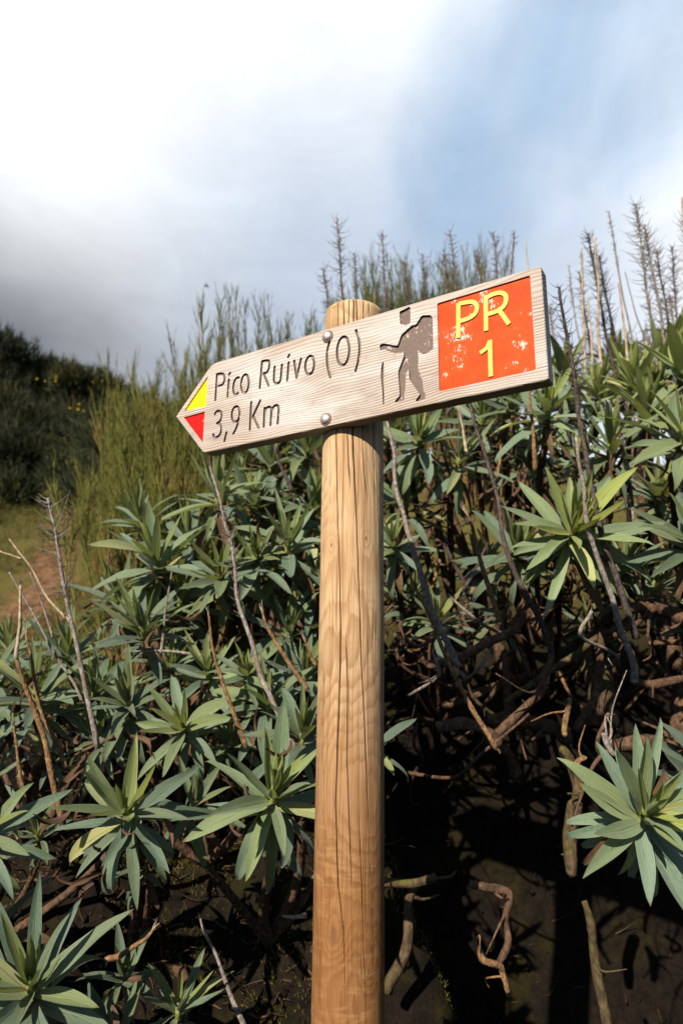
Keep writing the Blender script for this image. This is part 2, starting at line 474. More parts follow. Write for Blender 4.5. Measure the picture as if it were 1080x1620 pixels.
# ---------------------------------------------------------------- mesh helpers
def mesh_obj(name, V, F, mat, parent=None, smooth=True, uv=None, mats=None, fm=None):
    me = bpy.data.meshes.new(name)
    V = np.asarray(V, dtype=np.float32).reshape(-1, 3)
    if isinstance(F, np.ndarray):
        k = F.shape[1]
        nf = len(F)
        me.vertices.add(len(V))
        me.vertices.foreach_set('co', V.ravel())
        me.loops.add(nf * k)
        me.loops.foreach_set('vertex_index', F.astype(np.int32).ravel())
        me.polygons.add(nf)
        me.polygons.foreach_set('loop_start', np.arange(0, nf * k, k, dtype=np.int32))
        me.polygons.foreach_set('loop_total', np.full(nf, k, dtype=np.int32))
        me.update(calc_edges=True)
    else:
        me.from_pydata([tuple(q) for q in V], [], F)
    me.validate()
    for mm in (mats or [mat]):
        me.materials.append(MAT[mm] if isinstance(mm, str) else mm)
    if smooth:
        me.polygons.foreach_set('use_smooth', [True] * len(me.polygons))
    if fm is not None:
        me.polygons.foreach_set('material_index', fm)
    o = bpy.data.objects.new(name, me)
    COL.objects.link(o)
    if parent is not None:
        o.parent = parent
    return o


def tag(o, label=None, cat=None, group=None, kind=None):
    for k, v in (('label', label), ('category', cat), ('group', group), ('kind', kind)):
        if v:
            o[k] = v
    return o


def empty(name, loc):
    o = bpy.data.objects.new(name, None)
    o.location = loc
    o.empty_display_size = 0.05
    COL.objects.link(o)
    return o


def spline(pts, k=6):
    """Catmull-Rom through the points"""
    P = np.array([tuple(q) for q in pts], float)
    if len(P) < 3:
        return np.array([P[0] + (P[-1] - P[0]) * i / k for i in range(k + 1)])
    E = np.vstack([2 * P[0] - P[1], P, 2 * P[-1] - P[-2]])
    out = []
    for i in range(1, len(E) - 2):
        a, b, c, d = E[i - 1:i + 3]
        for j in range(k):
            u = j / k
            out.append(0.5 * ((2 * b) + (c - a) * u + (2 * a - 5 * b + 4 * c - d) * u * u + (3 * b - a - 3 * c + d) * u ** 3))
    out.append(P[-1])
    return np.array(out)


def tube(pts, rad, sides=8, jitter=0.0, cap=True):
    """tapering tube along a polyline; rad is a list or (start, end)"""
    P = np.asarray(pts, float)
    n = len(P)
    if len(rad) == 2:
        rad = np.linspace(rad[0], rad[1], n)
    rad = np.asarray(rad, float)
    T = np.gradient(P, axis=0)
    T /= np.linalg.norm(T, axis=1)[:, None] + 1e-9
    ref = np.array([0.31, 0.88, 0.35])
    A = np.cross(T, ref)
    A /= np.linalg.norm(A, axis=1)[:, None] + 1e-9
    B = np.cross(T, A)
    an = np.arange(sides) / sides * 2 * np.pi
    rr = rad[:, None] * (1 + jitter * rng.standard_normal((n, sides)))
    V = P[:, None, :] + rr[..., None] * (np.cos(an)[None, :, None] * A[:, None, :] + np.sin(an)[None, :, None] * B[:, None, :])
    V = V.reshape(-1, 3)
    i = np.arange(n - 1)[:, None] * sides
    j = np.arange(sides)[None, :]
    j2 = (j + 1) % sides
    F = np.stack([i + j, i + j2, i + sides + j2, i + sides + j], -1).reshape(-1, 4)
    F = [tuple(q) for q in F]
    if cap:
        F.append(tuple(range(sides))[::-1])
        F.append(tuple(range((n - 1) * sides, n * sides)))
    return V, F


class Pile:
    """collects pieces that make up one mesh"""
    def __init__(s):
        s.V, s.F, s.n = [], [], 0

    def add(s, V, F):
        s.V.append(np.asarray(V, float))
        s.F.extend([tuple(int(i) + s.n for i in f) for f in F])
        s.n += len(V)

    def build(s, name, mat, parent=None, origin=None, smooth=True):
        V = np.vstack(s.V)
        if origin is not None:
            V = V - np.array(origin)
        return mesh_obj(name, V, s.F, mat, parent, smooth)


def strands(base, d, L, rad, curve, segs=2, sides=3, tip=0.15):
    """many thin tapering blades at once, returns V, F (quads)"""
    base, d, curve = (np.asarray(q, float) for q in (base, d, curve))
    n = len(base)
    d = d / (np.linalg.norm(d, axis=1)[:, None] + 1e-9)
    ref = rng.standard_normal((n, 3))
    A = np.cross(d, ref)
    A /= np.linalg.norm(A, axis=1)[:, None] + 1e-9
    B = np.cross(d, A)
    ts = np.linspace(0, 1, segs + 1)
    an = np.arange(sides) / sides * 2 * np.pi
    V = np.zeros((n, segs + 1, sides, 3))
    for k, tt in enumerate(ts):
        c = base + d * (L * tt)[:, None] + curve * (L * tt * tt)[:, None]
        r = rad * (1 - (1 - tip) * tt)
        for j, a in enumerate(an):
            V[:, k, j] = c + r[:, None] * (math.cos(a) * A + math.sin(a) * B)
    i = np.arange(n)[:, None, None] * ((segs + 1) * sides)
    k = np.arange(segs)[None, :, None] * sides
    j = np.arange(sides)[None, None, :]
    j2 = (j + 1) % sides
    if sides == 2:
        F = np.stack([i + k + 0 * j[..., :1], i + k + 1 + 0 * j[..., :1], i + k + sides + 1 + 0 * j[..., :1], i + k + sides + 0 * j[..., :1]], -1).reshape(-1, 4)
    else:
        F = np.stack([i + k + j, i + k + j2, i + k + sides + j2, i + k + sides + j], -1).reshape(-1, 4)
    return V.reshape(-1, 3), F


def rand_unit(n):
    v = rng.standard_normal((n, 3))
    return v / np.linalg.norm(v, axis=1)[:, None]

# ---------------------------------------------------------------- terrain
_lat = rng.random((64, 64))


def vnoise(x, y):
    xi, yi = np.floor(x).astype(int), np.floor(y).astype(int)
    fx, fy = x - xi, y - yi
    fx, fy = fx * fx * (3 - 2 * fx), fy * fy * (3 - 2 * fy)
    g = lambda a, b: _lat[a % 64, b % 64]
    return (g(xi, yi) * (1 - fx) + g(xi + 1, yi) * fx) * (1 - fy) + (g(xi, yi + 1) * (1 - fx) + g(xi + 1, yi + 1) * fx) * fy - 0.5


def fbm(x, y, o=4):
    s, a = 0, 1.0
    for k in range(o):
        s = s + a * vnoise(x * 2 ** k + 11.3 * k, y * 2 ** k + 5.7 * k)
        a *= 0.5
    return s


def sstep(x, a, b):
    u = np.clip((x - a) / (b - a), 0, 1)
    return u * u * (3 - 2 * u)


RIGHT_P = np.array([(-400, -1.5), (0.5, -1.32), (2.5, -1.25), (2.7, -0.9), (2.85, -0.4), (3.05, 0.05), (3.4, 0.35), (4, 0.65), (6, 1.7), (10, 3.2), (20, 6.2), (60, 9), (400, 12)])
LEFT_P = np.array([(-400, -1.5), (0.8, -1.32), (1.45, -1.15), (1.7, -0.85), (1.95, -0.50), (2.3, -0.32), (3, -0.12), (4, 0.1), (5, 0.32), (6, 0.68), (8, 1.7), (9, 2.2), (12, 3.9), (16, 5.5), (22, 6.6), (60, 8), (400, 12)])


def ground_z(x, y, fine=True):
    x, y = np.asarray(x, float), np.asarray(y, float)
    sh_ = 0.27 * sstep(y, 1.72, 2.05)
    k = sstep(x + 0.06 * np.sin(y * 5.0), 0.30 - sh_, 0.56 - sh_)
    z = np.interp(y, LEFT_P[:, 0], LEFT_P[:, 1]) * (1 - k) + np.interp(y, RIGHT_P[:, 0], RIGHT_P[:, 1]) * k
    z = z + np.maximum(0, -x - 5) * 0.32 * sstep(y, 7, 11) * sstep(x, -60, -20) + 4.5 * sstep(-x, 14, 30) * sstep(y, 7, 11)
    # a hump of earth behind the post, added to shade the hollow at right
    z = z + 0.42 * np.exp(-(((x + 0.12) / 0.26) ** 2 + ((y - 2.35) / 0.42) ** 2))
    # a spur out of view at left, added to shade the hillside
    z = z + 10.5 * np.exp(-(((x + 15.5) / 4.2) ** 2 + ((y - 9.5) / 3.6) ** 2))
    z = z + 0.5 * fbm(x * 0.3, y * 0.3) * sstep(y, 5, 9)
    if fine:
        bank = sstep(y, 1.45, 1.75)
        z = z + (0.16 * fbm(x * 3.1, y * 3.1, 4) + 0.03 * fbm(x * 17, y * 17, 3)) * bank + 0.02 * fbm(x * 9, y * 9)
    return z + CAM_Z


def graded(lo, a, b, hi, fine, g=1.12):
    mid = list(np.arange(a, b + fine / 2, fine))
    s, q, left = fine, a, []
    while q > lo:
        s *= g
        q -= s
        left.append(q)
    s, q, rt = fine, b, []
    while q < hi:
        s *= g
        q += s
        rt.append(q)
    return np.array(left[::-1] + mid + rt)


gx = graded(-600, -2.6, 3.0, 600, 0.035)
gy = graded(-600, 1.3, 3.6, 900, 0.035)
GX, GY = np.meshgrid(gx, gy)
GZ = ground_z(GX, GY)
nx_, ny_ = len(gx), len(gy)
ii = (np.arange(ny_ - 1)[:, None] * nx_ + np.arange(nx_ - 1)[None, :]).ravel()
gF = np.stack([ii, ii + 1, ii + nx_ + 1, ii + nx_], -1)
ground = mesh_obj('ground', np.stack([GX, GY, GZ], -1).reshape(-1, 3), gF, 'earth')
tag(ground, kind='structure')


# ---------------------------------------------------------------- signpost
SIGN_O = Vector((-0.36204119, 1.39775391, 0.46008426 + CAM_Z))
E_R = Vector((0.85559265, -0.51760403, -0.00687685))
E_U = Vector((0.00588392, -0.00355957, 0.99997635))
E_N = E_R.cross(E_U).normalized()
E_U = E_N.cross(E_R).normalized()
BOARD_T = 0.030
POST_R = 0.0590
ax_hi = at(558, 690, 1.2553)
ax_lo = at(550, 1600, 1.2553)
ax_d = (ax_hi - ax_lo).normalized()
post_base = ax_lo + ax_d * ((-0.3 - ax_lo.z) / ax_d.z)
post_top = at(555, 484, 1.23).z
POST_H = (post_top - post_base.z) / ax_d.z

signpost = empty('trail_signpost', post_base)
tag(signpost, 'round pine post carrying an arrow shaped wooden trail sign reading Pico Ruivo', 'signpost')
inv = Matrix.Translation(-post_base)
prot = Vector((0, 0, 1)).rotation_difference(ax_d).to_matrix().to_4x4()


def post_angle(px, py):
    """angle round the post (0 = towards the camera, + = to the right) of a pixel"""
    y = 1.2553
    c_ = ax_lo + ax_d * ((at(555, py, y).z - ax_lo.z) / ax_d.z)
    cpx = 540 + FPX * c_.x / (c_.y * math.cos(PITCH) + (c_.z - CAM_Z) * math.sin(PITCH))
    D = c_.y * math.cos(PITCH) + (c_.z - CAM_Z) * math.sin(PITCH)
    a = (px - cpx) / (POST_R * FPX / D)
    z = at(px, py, y - POST_R * 0.85).z
    return math.asin(max(-0.99, min(0.99, a))), (z - post_base.z) / ax_d.z


for (kx, ky, kr) in ((577, 852, 0.0045), (525, 862, 0.004), (528, 1478, 0.0095), (581, 1537, 0.006)):
    a, z = post_angle(kx, ky)
    POST_KNOTS.append((POST_R * math.sin(a), -POST_R * math.cos(a), z, kr))
MAT['post'] = post_material()

CRACKS = [  # pixel paths on the face that shows, half width in mm
    ([(532, 690), (533, 760), (537, 900), (539, 1000), (536, 1120), (531, 1275), (535, 1400), (543, 1470), (547, 1600)], 0.9),
    ([(557, 690), (560, 760), (564, 850), (570, 1030), (576, 1150), (581, 1300), (584, 1395)], 1.0),
    ([(572, 690), (574, 740), (580, 790)], 0.7), ([(519, 690), (518, 730), (519, 800), (516, 860)], 0.6),
    ([(549, 692), (551, 740), (553, 770)], 0.6), ([(588, 690), (591, 760), (594, 850)], 0.5),
    ([(546, 1000), (549, 1080), (548, 1200), (553, 1330), (556, 1420)], 0.5),
    ([(513, 1060), (511, 1180), (513, 1300), (517, 1380)], 0.45),
    ([(566, 1290), (571, 1400), (574, 1500), (578, 1600)], 0.55),
    ([(543, 484), (544, 500), (545, 560)], 0.8), ([(563, 484), (565, 520), (566, 560)], 0.9), ([(583, 484), (584, 520), (586, 560)], 0.9),
    ([(521, 488), (520, 560)], 0.6), ([(532, 486), (533, 540)], 0.4), ([(574, 485), (574, 530)], 0.5),
    ([(526, 900), (527, 1000), (524, 1100)], 0.35), ([(588, 960), (591, 1100), (592, 1250)], 0.35), ([(508, 1320), (508, 1500), (506, 1600)], 0.4)]
n_f, n_b, n_r = 620, 120, 280
ang = np.concatenate([np.linspace(-1.62, 1.62, n_f), np.linspace(1.62, 2 * np.pi - 1.62, n_b + 2)[1:-1]])
zz = np.concatenate([np.linspace(0, 0.45, 30)[:-1], np.linspace(0.45, POST_H - 0.012, n_r), POST_H - 0.012 + np.array([0.004, 0.008, 0.0105, 0.012])])
AA, ZZ = np.meshgrid(ang, zz)
rad = np.full_like(AA, POST_R)
rad += 0.0007 * fbm(AA * 2.5, ZZ * 6) + 0.0003 * np.sin(AA * 3 + ZZ * 2)
drop = np.array([0.0008, 0.0026, 0.0055, 0.0105])
rad[-4:] -= drop[:, None]
crack = np.zeros_like(AA)
for path, hw in CRACKS:
    pz = [post_angle(*q) for q in path]
    pz.sort(key=lambda q: q[1])
    za, aa = np.array([q[1] for q in pz]), np.array([q[0] for q in pz])
    L_ = za[-1] - za[0]
    th = np.interp(ZZ, za, aa) + 0.012 * fbm(ZZ * 24 + hw * 50, ZZ * 0 + hw * 9, 3)
    fade = sstep(ZZ, za[0] - 0.01, za[0] + 0.25 * L_) * (1 - sstep(ZZ, za[-1] - 0.12 * L_, za[-1] + 0.01))
    if path[0][1] < 700:
        fade = sstep(ZZ, za[0] - 0.01, za[0] + 0.25 * L_)
        fade = fade * np.where(ZZ > za[-1] + (0.05 if path[0][1] < 600 else 0.3), 0, 1)
    wdt = np.maximum(hw * 0.001 * fade * (0.75 + 0.5 * fbm(ZZ * 9, ZZ * 0 + hw)), 1e-5)
    s = np.exp(-(((AA - th) * POST_R) / wdt) ** 2) * np.where(fade > 0.03, 1, 0)
    crack = np.maximum(crack, s)
rad -= crack * 0.006
V = np.stack([rad * np.sin(AA), -rad * np.cos(AA), ZZ], -1).reshape(-1, 3)
na = len(ang)
i = np.arange(len(zz) - 1)[:, None] * na
j = np.arange(na)[None, :]
pF = np.stack([i + j, i + (j + 1) % na, i + na + (j + 1) % na, i + na + j], -1).reshape(-1, 4)
nV = len(V)
V = np.vstack([V, [[0, 0, POST_H + 0.001]]])
top0 = (len(zz) - 1) * na
capF = np.array([(top0 + k, top0 + (k + 1) % na, nV, nV) for k in range(na)])
post = mesh_obj('post', V, [tuple(q) for q in pF] + [tuple(q[:3]) for q in capF], 'post', signpost)
post.matrix_basis = prot
attr = post.data.attributes.new('crack', 'FLOAT', 'POINT')
attr.data.foreach_set('value', np.concatenate([crack.ravel(), [0]]).astype(np.float32))

# --- the board: one plane cut into regions, each at its own depth
GLYPHS=[
 ('P', [[(113.3, 170.5), (112.7, 112.3)], [(113.3, 171.2), (128.0, 168.9), (134.9, 160.6), (134.4, 149.9), (129.5, 143.9), (114.5, 143.0)]]),
 ('i', [[(147.2, 151.3), (146.0, 113.0)], [(149.8, 165.9), (147.1, 162.2)]]),
 ('c', [[(174.1, 149.7), (167.7, 149.8), (161.9, 142.4), (160.3, 129.8), (163.0, 117.5), (168.8, 113.2), (173.2, 115.2)]]),
 ('o', [[(190.1, 152.6), (194.0, 151.0), (197.4, 146.5), (199.9, 139.9), (201.0, 132.1), (200.6, 124.4), (198.8, 117.9), (195.8, 113.5), (192.1, 112.0), (188.3, 113.5), (184.8, 117.9), (182.3, 124.5), (181.2, 132.3), (181.5, 140.1), (183.3, 146.7), (186.4, 151.1), (190.1, 152.6)]]),
 ('R', [[(233.5, 171.5), (230.0, 113.7)], [(233.5, 171.5), (247.5, 169.5), (252.5, 162.9), (251.3, 151.6), (246.3, 144.1), (233.0, 143.3)], [(238.9, 142.6), (252.3, 114.1)]]),
 ('u', [[(265.8, 151.6), (265.0, 124.4), (268.4, 116.1), (274.4, 113.9), (280.8, 117.4), (282.8, 133.8), (283.8, 151.3)]]),
 ('i', [[(300.2, 152.3), (298.0, 114.0)], [(301.0, 168.4), (298.6, 164.5)]]),
 ('v', [[(313.4, 152.6), (320.4, 114.9)], [(320.4, 114.9), (329.7, 152.8)]]),
 ('o', [[(350.3, 153.5), (354.3, 151.9), (357.7, 147.7), (360.0, 141.5), (361.0, 134.1), (360.3, 126.9), (358.2, 120.7), (355.0, 116.6), (351.1, 115.2), (347.1, 116.6), (343.7, 120.8), (341.3, 127.0), (340.4, 134.3), (341.0, 141.7), (343.1, 147.9), (346.4, 152.1), (350.3, 153.5)]]),
 ('(', [[(395.5, 173.7), (391.0, 156.1), (390.0, 138.8), (392.4, 118.6), (398.1, 97.4)]]),
 ('O', [[(425.9, 174.1), (431.1, 171.8), (435.5, 165.3), (438.4, 155.8), (439.5, 144.7), (438.5, 133.7), (435.7, 124.3), (431.4, 118.1), (426.3, 116.0), (421.1, 118.2), (416.7, 124.5), (413.7, 133.9), (412.6, 145.1), (413.5, 156.3), (416.4, 165.7), (420.7, 172.0), (425.9, 174.1)]]),
 (')', [[(453.8, 179.8), (459.9, 159.8), (461.5, 137.9), (458.4, 115.3), (453.0, 97.6)]]),
 ('3', [[(113.3, 80.6), (116.4, 85.6), (123.9, 85.9), (131.1, 80.2), (132.3, 70.7), (128.2, 62.6), (120.4, 59.7)], [(120.4, 59.7), (129.9, 54.9), (133.3, 45.7), (131.1, 34.5), (123.0, 28.4), (115.1, 30.6), (111.6, 36.5)]]),
 (',', [[(147.5, 34.0), (143.3, 16.1)]]),
 ('9', [[(169.1, 86.4), (173.1, 85.1), (176.7, 81.5), (179.2, 76.1), (180.3, 69.7), (179.8, 63.3), (177.9, 57.9), (174.8, 54.2), (171.0, 52.9), (167.0, 54.1), (163.4, 57.6), (160.9, 63.0), (159.8, 69.4), (160.2, 75.9), (162.1, 81.4), (165.3, 85.1), (169.1, 86.4)], [(180.3, 69.8), (179.5, 58.5), (174.3, 41.3), (166.0, 27.9)]]),
 ('K', [[(209.4, 87.1), (208.7, 28.5)], [(232.3, 85.9), (213.7, 53.6)], [(215.7, 57.0), (231.0, 28.3)]]),
 ('m', [[(244.1, 67.6), (243.6, 28.1)], [(243.6, 54.7), (247.6, 65.1), (254.1, 67.6), (259.9, 64.3), (261.5, 56.7), (260.2, 28.2)], [(261.1, 53.4), (265.1, 64.8), (273.0, 67.2), (278.6, 61.4), (278.9, 49.8), (277.4, 28.2)]]),
]
RAISED=[
 ('P', [[(656.9, 176.0), (654.1, 110.8)], [(656.9, 174.2), (669.6, 173.1), (681.1, 170.9), (688.5, 163.6), (688.9, 153.6), (683.2, 145.4), (672.6, 141.8), (657.8, 141.0)]]),
 ('R', [[(705.5, 173.2), (703.3, 110.4)], [(705.4, 170.6), (719.4, 173.9), (731.5, 172.4), (739.1, 165.7), (739.5, 154.7), (734.1, 145.6), (721.8, 140.6), (705.6, 139.9)], [(726.9, 142.3), (742.6, 111.8)]]),
 ('1', [[(709.1, 92.1), (707.6, 27.1)], [(708.6, 89.7), (702.9, 79.5), (691.4, 73.0)]]),
]
HEAD= [(544.6, 192.2), (564.4, 196.2), (566.4, 193.5), (565.8, 163.0), (555.3, 161.1), (551.2, 165.1), (545.6, 166.6)]
BODY= [(503.1, 134.9), (505.3, 137.5), (511.8, 137.7), (539.4, 125.3), (545.9, 142.2), (548.8, 146.3), (568.5, 158.1), (576.0, 156.7), (588.0, 172.1), (605.4, 167.5), (608.6, 160.4), (608.3, 101.3), (591.5, 94.7), (584.9, 99.3), (578.4, 107.7), (580.0, 91.2), (578.3, 72.9), (586.4, 48.5), (587.9, 28.5), (592.3, 18.5), (590.1, 12.5), (574.9, 10.6), (572.9, 12.9), (574.3, 15.9), (581.1, 22.2), (579.9, 25.1), (561.7, 55.6), (561.3, 73.0), (558.6, 75.0), (555.0, 66.4), (553.1, 36.3), (551.0, 31.4), (551.5, 18.2), (534.3, 17.8), (532.3, 20.3), (534.4, 22.5), (542.7, 29.3), (539.9, 70.0), (540.7, 77.9), (552.3, 103.6), (551.0, 112.7), (545.4, 109.4), (531.4, 113.6), (518.8, 121.7), (513.8, 125.1), (505.2, 124.5)]
STICK= [(508.6, 101.5), (511.1, 100.8), (512.0, 90.3), (511.0, 63.2), (512.2, 35.9), (511.3, 18.0), (509.2, 18.5), (507.8, 50.4), (505.4, 71.3), (505.9, 89.0)]
ORANGE= [(618.0, 186.4), (781.9, 188.1), (781.4, 20.7), (617.0, 20.4)]
YEL= [(24.1, 106.8), (87.1, 173.5), (86.9, 103.7)]
RED= [(24.4, 91.7), (84.7, 92.7), (83.7, 23.5)]


sign_m = Matrix(((E_R.x, E_U.x, E_N.x, SIGN_O.x), (E_R.y, E_U.y, E_N.y, SIGN_O.y), (E_R.z, E_U.z, E_N.z, SIGN_O.z), (0, 0, 0, 1)))
OUTLINE = [(0.8, 98.4), (2.5, 95.8), (84, 3.5), (88, 0.8), (92, 0), (300, -0.4), (560, 0.3), (797, 0), (800, 2.5), (800.4, 100), (800.5, 197), (798, 199.8), (560, 200.3), (300, 199.6), (112, 199.6), (104, 198.6), (96, 195.4), (88, 190), (60, 160.5), (3, 101)]


def inset(poly, d):
    out = []
    n = len(poly)
    for k in range(n):
        a, b, c = (np.array(poly[(k + q) % n], float) for q in (-1, 0, 1))
        e1, e2 = (b - a) / np.linalg.norm(b - a), (c - b) / np.linalg.norm(c - b)
        nrm = np.array([-e1[1], e1[0]]) + np.array([-e2[1], e2[0]])
        nrm /= np.linalg.norm(nrm)
        cs = max(0.5, float(nrm @ np.array([-e1[1], e1[0]])))
        out.append(tuple(b + nrm * d / cs))
    return out


def ccw(p):
    s = sum(p[k - 1][0] * p[k][1] - p[k][0] * p[k - 1][1] for k in range(len(p)))
    return p if s > 0 else p[::-1]


cdt_v, cdt_f, cdt_c = [], [], []


def region(poly, cls):
    b = len(cdt_v)
    cdt_v.extend(Vector((q[0] + 1e-4 * random.random(), q[1] + 1e-4 * random.random())) for q in ccw(list(poly)))
    cdt_f.append(list(range(b, len(cdt_v))))
    cdt_c.append(cls)


def stroke(pts, wd, cls, k=4, roundcap=True):
    P = spline([(a, b, 0) for a, b in pts], k)[:, :2] if len(pts) > 2 else np.array(pts, float)
    for a, b in zip(P[:-1], P[1:]):
        d = (b - a) / (np.linalg.norm(b - a) + 1e-9)
        nn = np.array([-d[1], d[0]]) * wd / 2
        region([a - nn, b - nn, b + nn, a + nn], cls)
    ks = range(len(P)) if roundcap else range(1, len(P) - 1)
    for q in ks:
        region([(P[q][0] + wd / 2 * 0.99 * math.cos(h + 0.3 * q), P[q][1] + wd / 2 * 0.99 * math.sin(h + 0.3 * q)) for h in np.arange(8) * math.pi / 4], cls)


def rounded(poly, r, k=3):
    out = []
    n = len(poly)
    for i_ in range(n):
        a, b, c = (np.array(poly[(i_ + q) % n], float) for q in (-1, 0, 1))
        u, v_ = (a - b), (c - b)
        ru, rv = min(r, np.linalg.norm(u) * 0.4), min(r, np.linalg.norm(v_) * 0.4)
        p0, p1 = b + u / np.linalg.norm(u) * ru, b + v_ / np.linalg.norm(v_) * rv
        for s_ in np.linspace(0, 1, k):
            out.append(tuple((1 - s_) ** 2 * p0 + 2 * s_ * (1 - s_) * b + s_ ** 2 * p1))
    return out


top_poly = inset(ccw(OUTLINE), 1.3)
region(top_poly, ('wood',))
for gi, (ch, strokes) in enumerate(GLYPHS):
    for st in strokes:
        dot = len(st) == 2 and np.hypot(st[0][0] - st[1][0], st[0][1] - st[1][1]) < 8
        stroke(st, 6.0 if dot else 5.7, ('letter', gi), roundcap=True)
region(rounded(HEAD, 2), ('hiker', 0))
region(rounded(BODY, 3), ('hiker', 0))
region(rounded(STICK, 1.5), ('hiker', 0))
region(rounded(ORANGE, 3), ('orange',))
for gi, (ch, strokes) in enumerate(RAISED):
    for si, st in enumerate(strokes):
        stroke(st, 7.6 if not (ch == '1' and si == 1) else 7.0, ('raised', gi), roundcap=False)
region(rounded(YEL, 1.2), ('yellow',))
region(rounded(RED, 1.2), ('red',))
for st in ([(783.5, 108.5), (790, 107.6), (798.5, 108.2)], [(784, 22.5), (790, 23.1), (798.5, 22.0)], [(8, 95.6), (15, 92.0), (20, 90.5)], [(60, 170), (68, 172), (77, 176)]):
    stroke(st, 0.7, ('split',))
DEPTH = {'wood': 0.0, 'letter': -4.2, 'hiker': -4.2, 'orange': -2.8, 'raised': -0.6, 'yellow': -3.2, 'red': -3.2, 'split': -3.0}
PRIO = ['raised', 'letter', 'hiker', 'yellow', 'red', 'orange', 'split', 'wood']
vs, es, fs, _, _, of = delaunay_2d_cdt(cdt_v, [], cdt_f, 0, 1e-5)
vs = [(q[0], q[1]) for q in vs]
tri_c = []
for f_, o_ in zip(fs, of):
    cl = [cdt_c[q] for q in o_]
    if ('wood',) not in cl:
        tri_c.append(None)
        continue
    cl.sort(key=lambda q: (PRIO.index(q[0]), q[1:] if len(q) > 1 else ()))
    tri_c.append(cl[0])
edge_of = {}
for fi, f_ in enumerate(fs):
    for a, b in zip(f_, list(f_[1:]) + [f_[0]]):
        edge_of.setdefault((min(a, b), max(a, b)), []).append((fi, a, b))
pieces = {}


def piece(c):
    if c[0] == 'split':
        c = ('wood',)
    return pieces.setdefault(c, {'V': [], 'F': [], 'ix': {}})


def pv(pc, x, y, z):
    key = (round(x, 4), round(y, 4), round(z, 3))
    if key not in pc['ix']:
        pc['ix'][key] = len(pc['V'])
        pc['V'].append((x / 1000, y / 1000, z / 1000))
    return pc['ix'][key]


for f_, c in zip(fs, tri_c):
    if c:
        pc = piece(c)
        pc['F'].append(tuple(pv(pc, *vs[q], DEPTH[c[0]]) for q in f_))
for lst in edge_of.values():
    if len(lst) != 2:
        continue
    (f0, a, b), (f1, _, _) = lst
    c0, c1 = tri_c[f0], tri_c[f1]
    if c0 is None or c1 is None or c0 == c1:
        continue
    h0, h1 = DEPTH[c0[0]], DEPTH[c1[0]]
    if h0 == h1:
        continue
    if h0 < h1:
        a, b = b, a
    lo_c, hi_c, hl, hh = (c0, c1, h0, h1) if h0 < h1 else (c1, c0, h1, h0)
    pc = piece(hi_c if hi_c[0] == 'raised' else lo_c)
    # a, b run with the higher face on the left
    pc['F'].append((pv(pc, *vs[b], hh), pv(pc, *vs[a], hh), pv(pc, *vs[a], hl), pv(pc, *vs[b], hl)))
wp = piece(('wood',))
full = ccw(OUTLINE)
nn_ = len(full)
lv = [[pv(wp, *q, 0.0) for q in top_poly], [pv(wp, *q, -1.4) for q in full], [pv(wp, *q, -BOARD_T * 1000 + 1.5) for q in full], [pv(wp, *q, -BOARD_T * 1000) for q in inset(full, 1.5)]]
for a_, b_ in zip(lv[:-1], lv[1:]):
    for k in range(nn_):
        wp['F'].append((a_[k], b_[k], b_[(k + 1) % nn_], a_[(k + 1) % nn_]))
wp['F'].append(tuple(lv[3][::-1]))
board = mesh_obj('sign_board', wp['V'], wp['F'], 'board', signpost, smooth=False)
board.matrix_basis = inv @ sign_m
board['label'] = 'weathered grey arrow shaped board with carved lettering'
for c, pc in pieces.items():
    if c == ('wood',):
        continue
    nm, mt = {'letter': ('carved_letter', 'routed'), 'hiker': ('carved_hiker', 'routed'), 'orange': ('orange_panel', 'orange'), 'raised': ('raised_letter', 'yellow'), 'yellow': ('yellow_arrow_half', 'bright_yellow'), 'red': ('red_arrow_half', 'red')}[c[0]]
    mesh_obj(nm, pc['V'], pc['F'], mt, board, smooth=False)


def lathe(prof, k=28):
    V_, F_ = [], []
    for r_, z_ in prof:
        V_ += [(r_ * math.cos(2 * math.pi * q / k), r_ * math.sin(2 * math.pi * q / k), z_) for q in range(k)]
    for a_ in range(len(prof) - 1):
        for q in range(k):
            F_.append((a_ * k + q, a_ * k + (q + 1) % k, (a_ + 1) * k + (q + 1) % k, (a_ + 1) * k + q))
    F_.append(tuple((len(prof) - 1) * k + q for q in range(k)))
    return V_, F_


for bx, by in ((391.1, 183.8), (389.3, 14.9)):
    V_, F_ = lathe([(0.0096, -0.001), (0.0098, 0.0008), (0.0093, 0.0026), (0.0078, 0.0044), (0.0055, 0.0057), (0.003, 0.0064), (0.0008, 0.0066)])
    b_ = mesh_obj('bolt', V_, F_, 'steel', signpost)
    b_.matrix_basis = inv @ sign_m @ Matrix.Translation((bx / 1000, by / 1000, 0.0008))
    V_, F_ = lathe([(0.0122, -0.001), (0.0122, 0.0006), (0.0116, 0.0010), (0.009, 0.0011)])
    wsh = mesh_obj('washer', V_, F_, 'rust', b_)

# ---------------------------------------------------------------- leaves
NU, NV = 4, 10


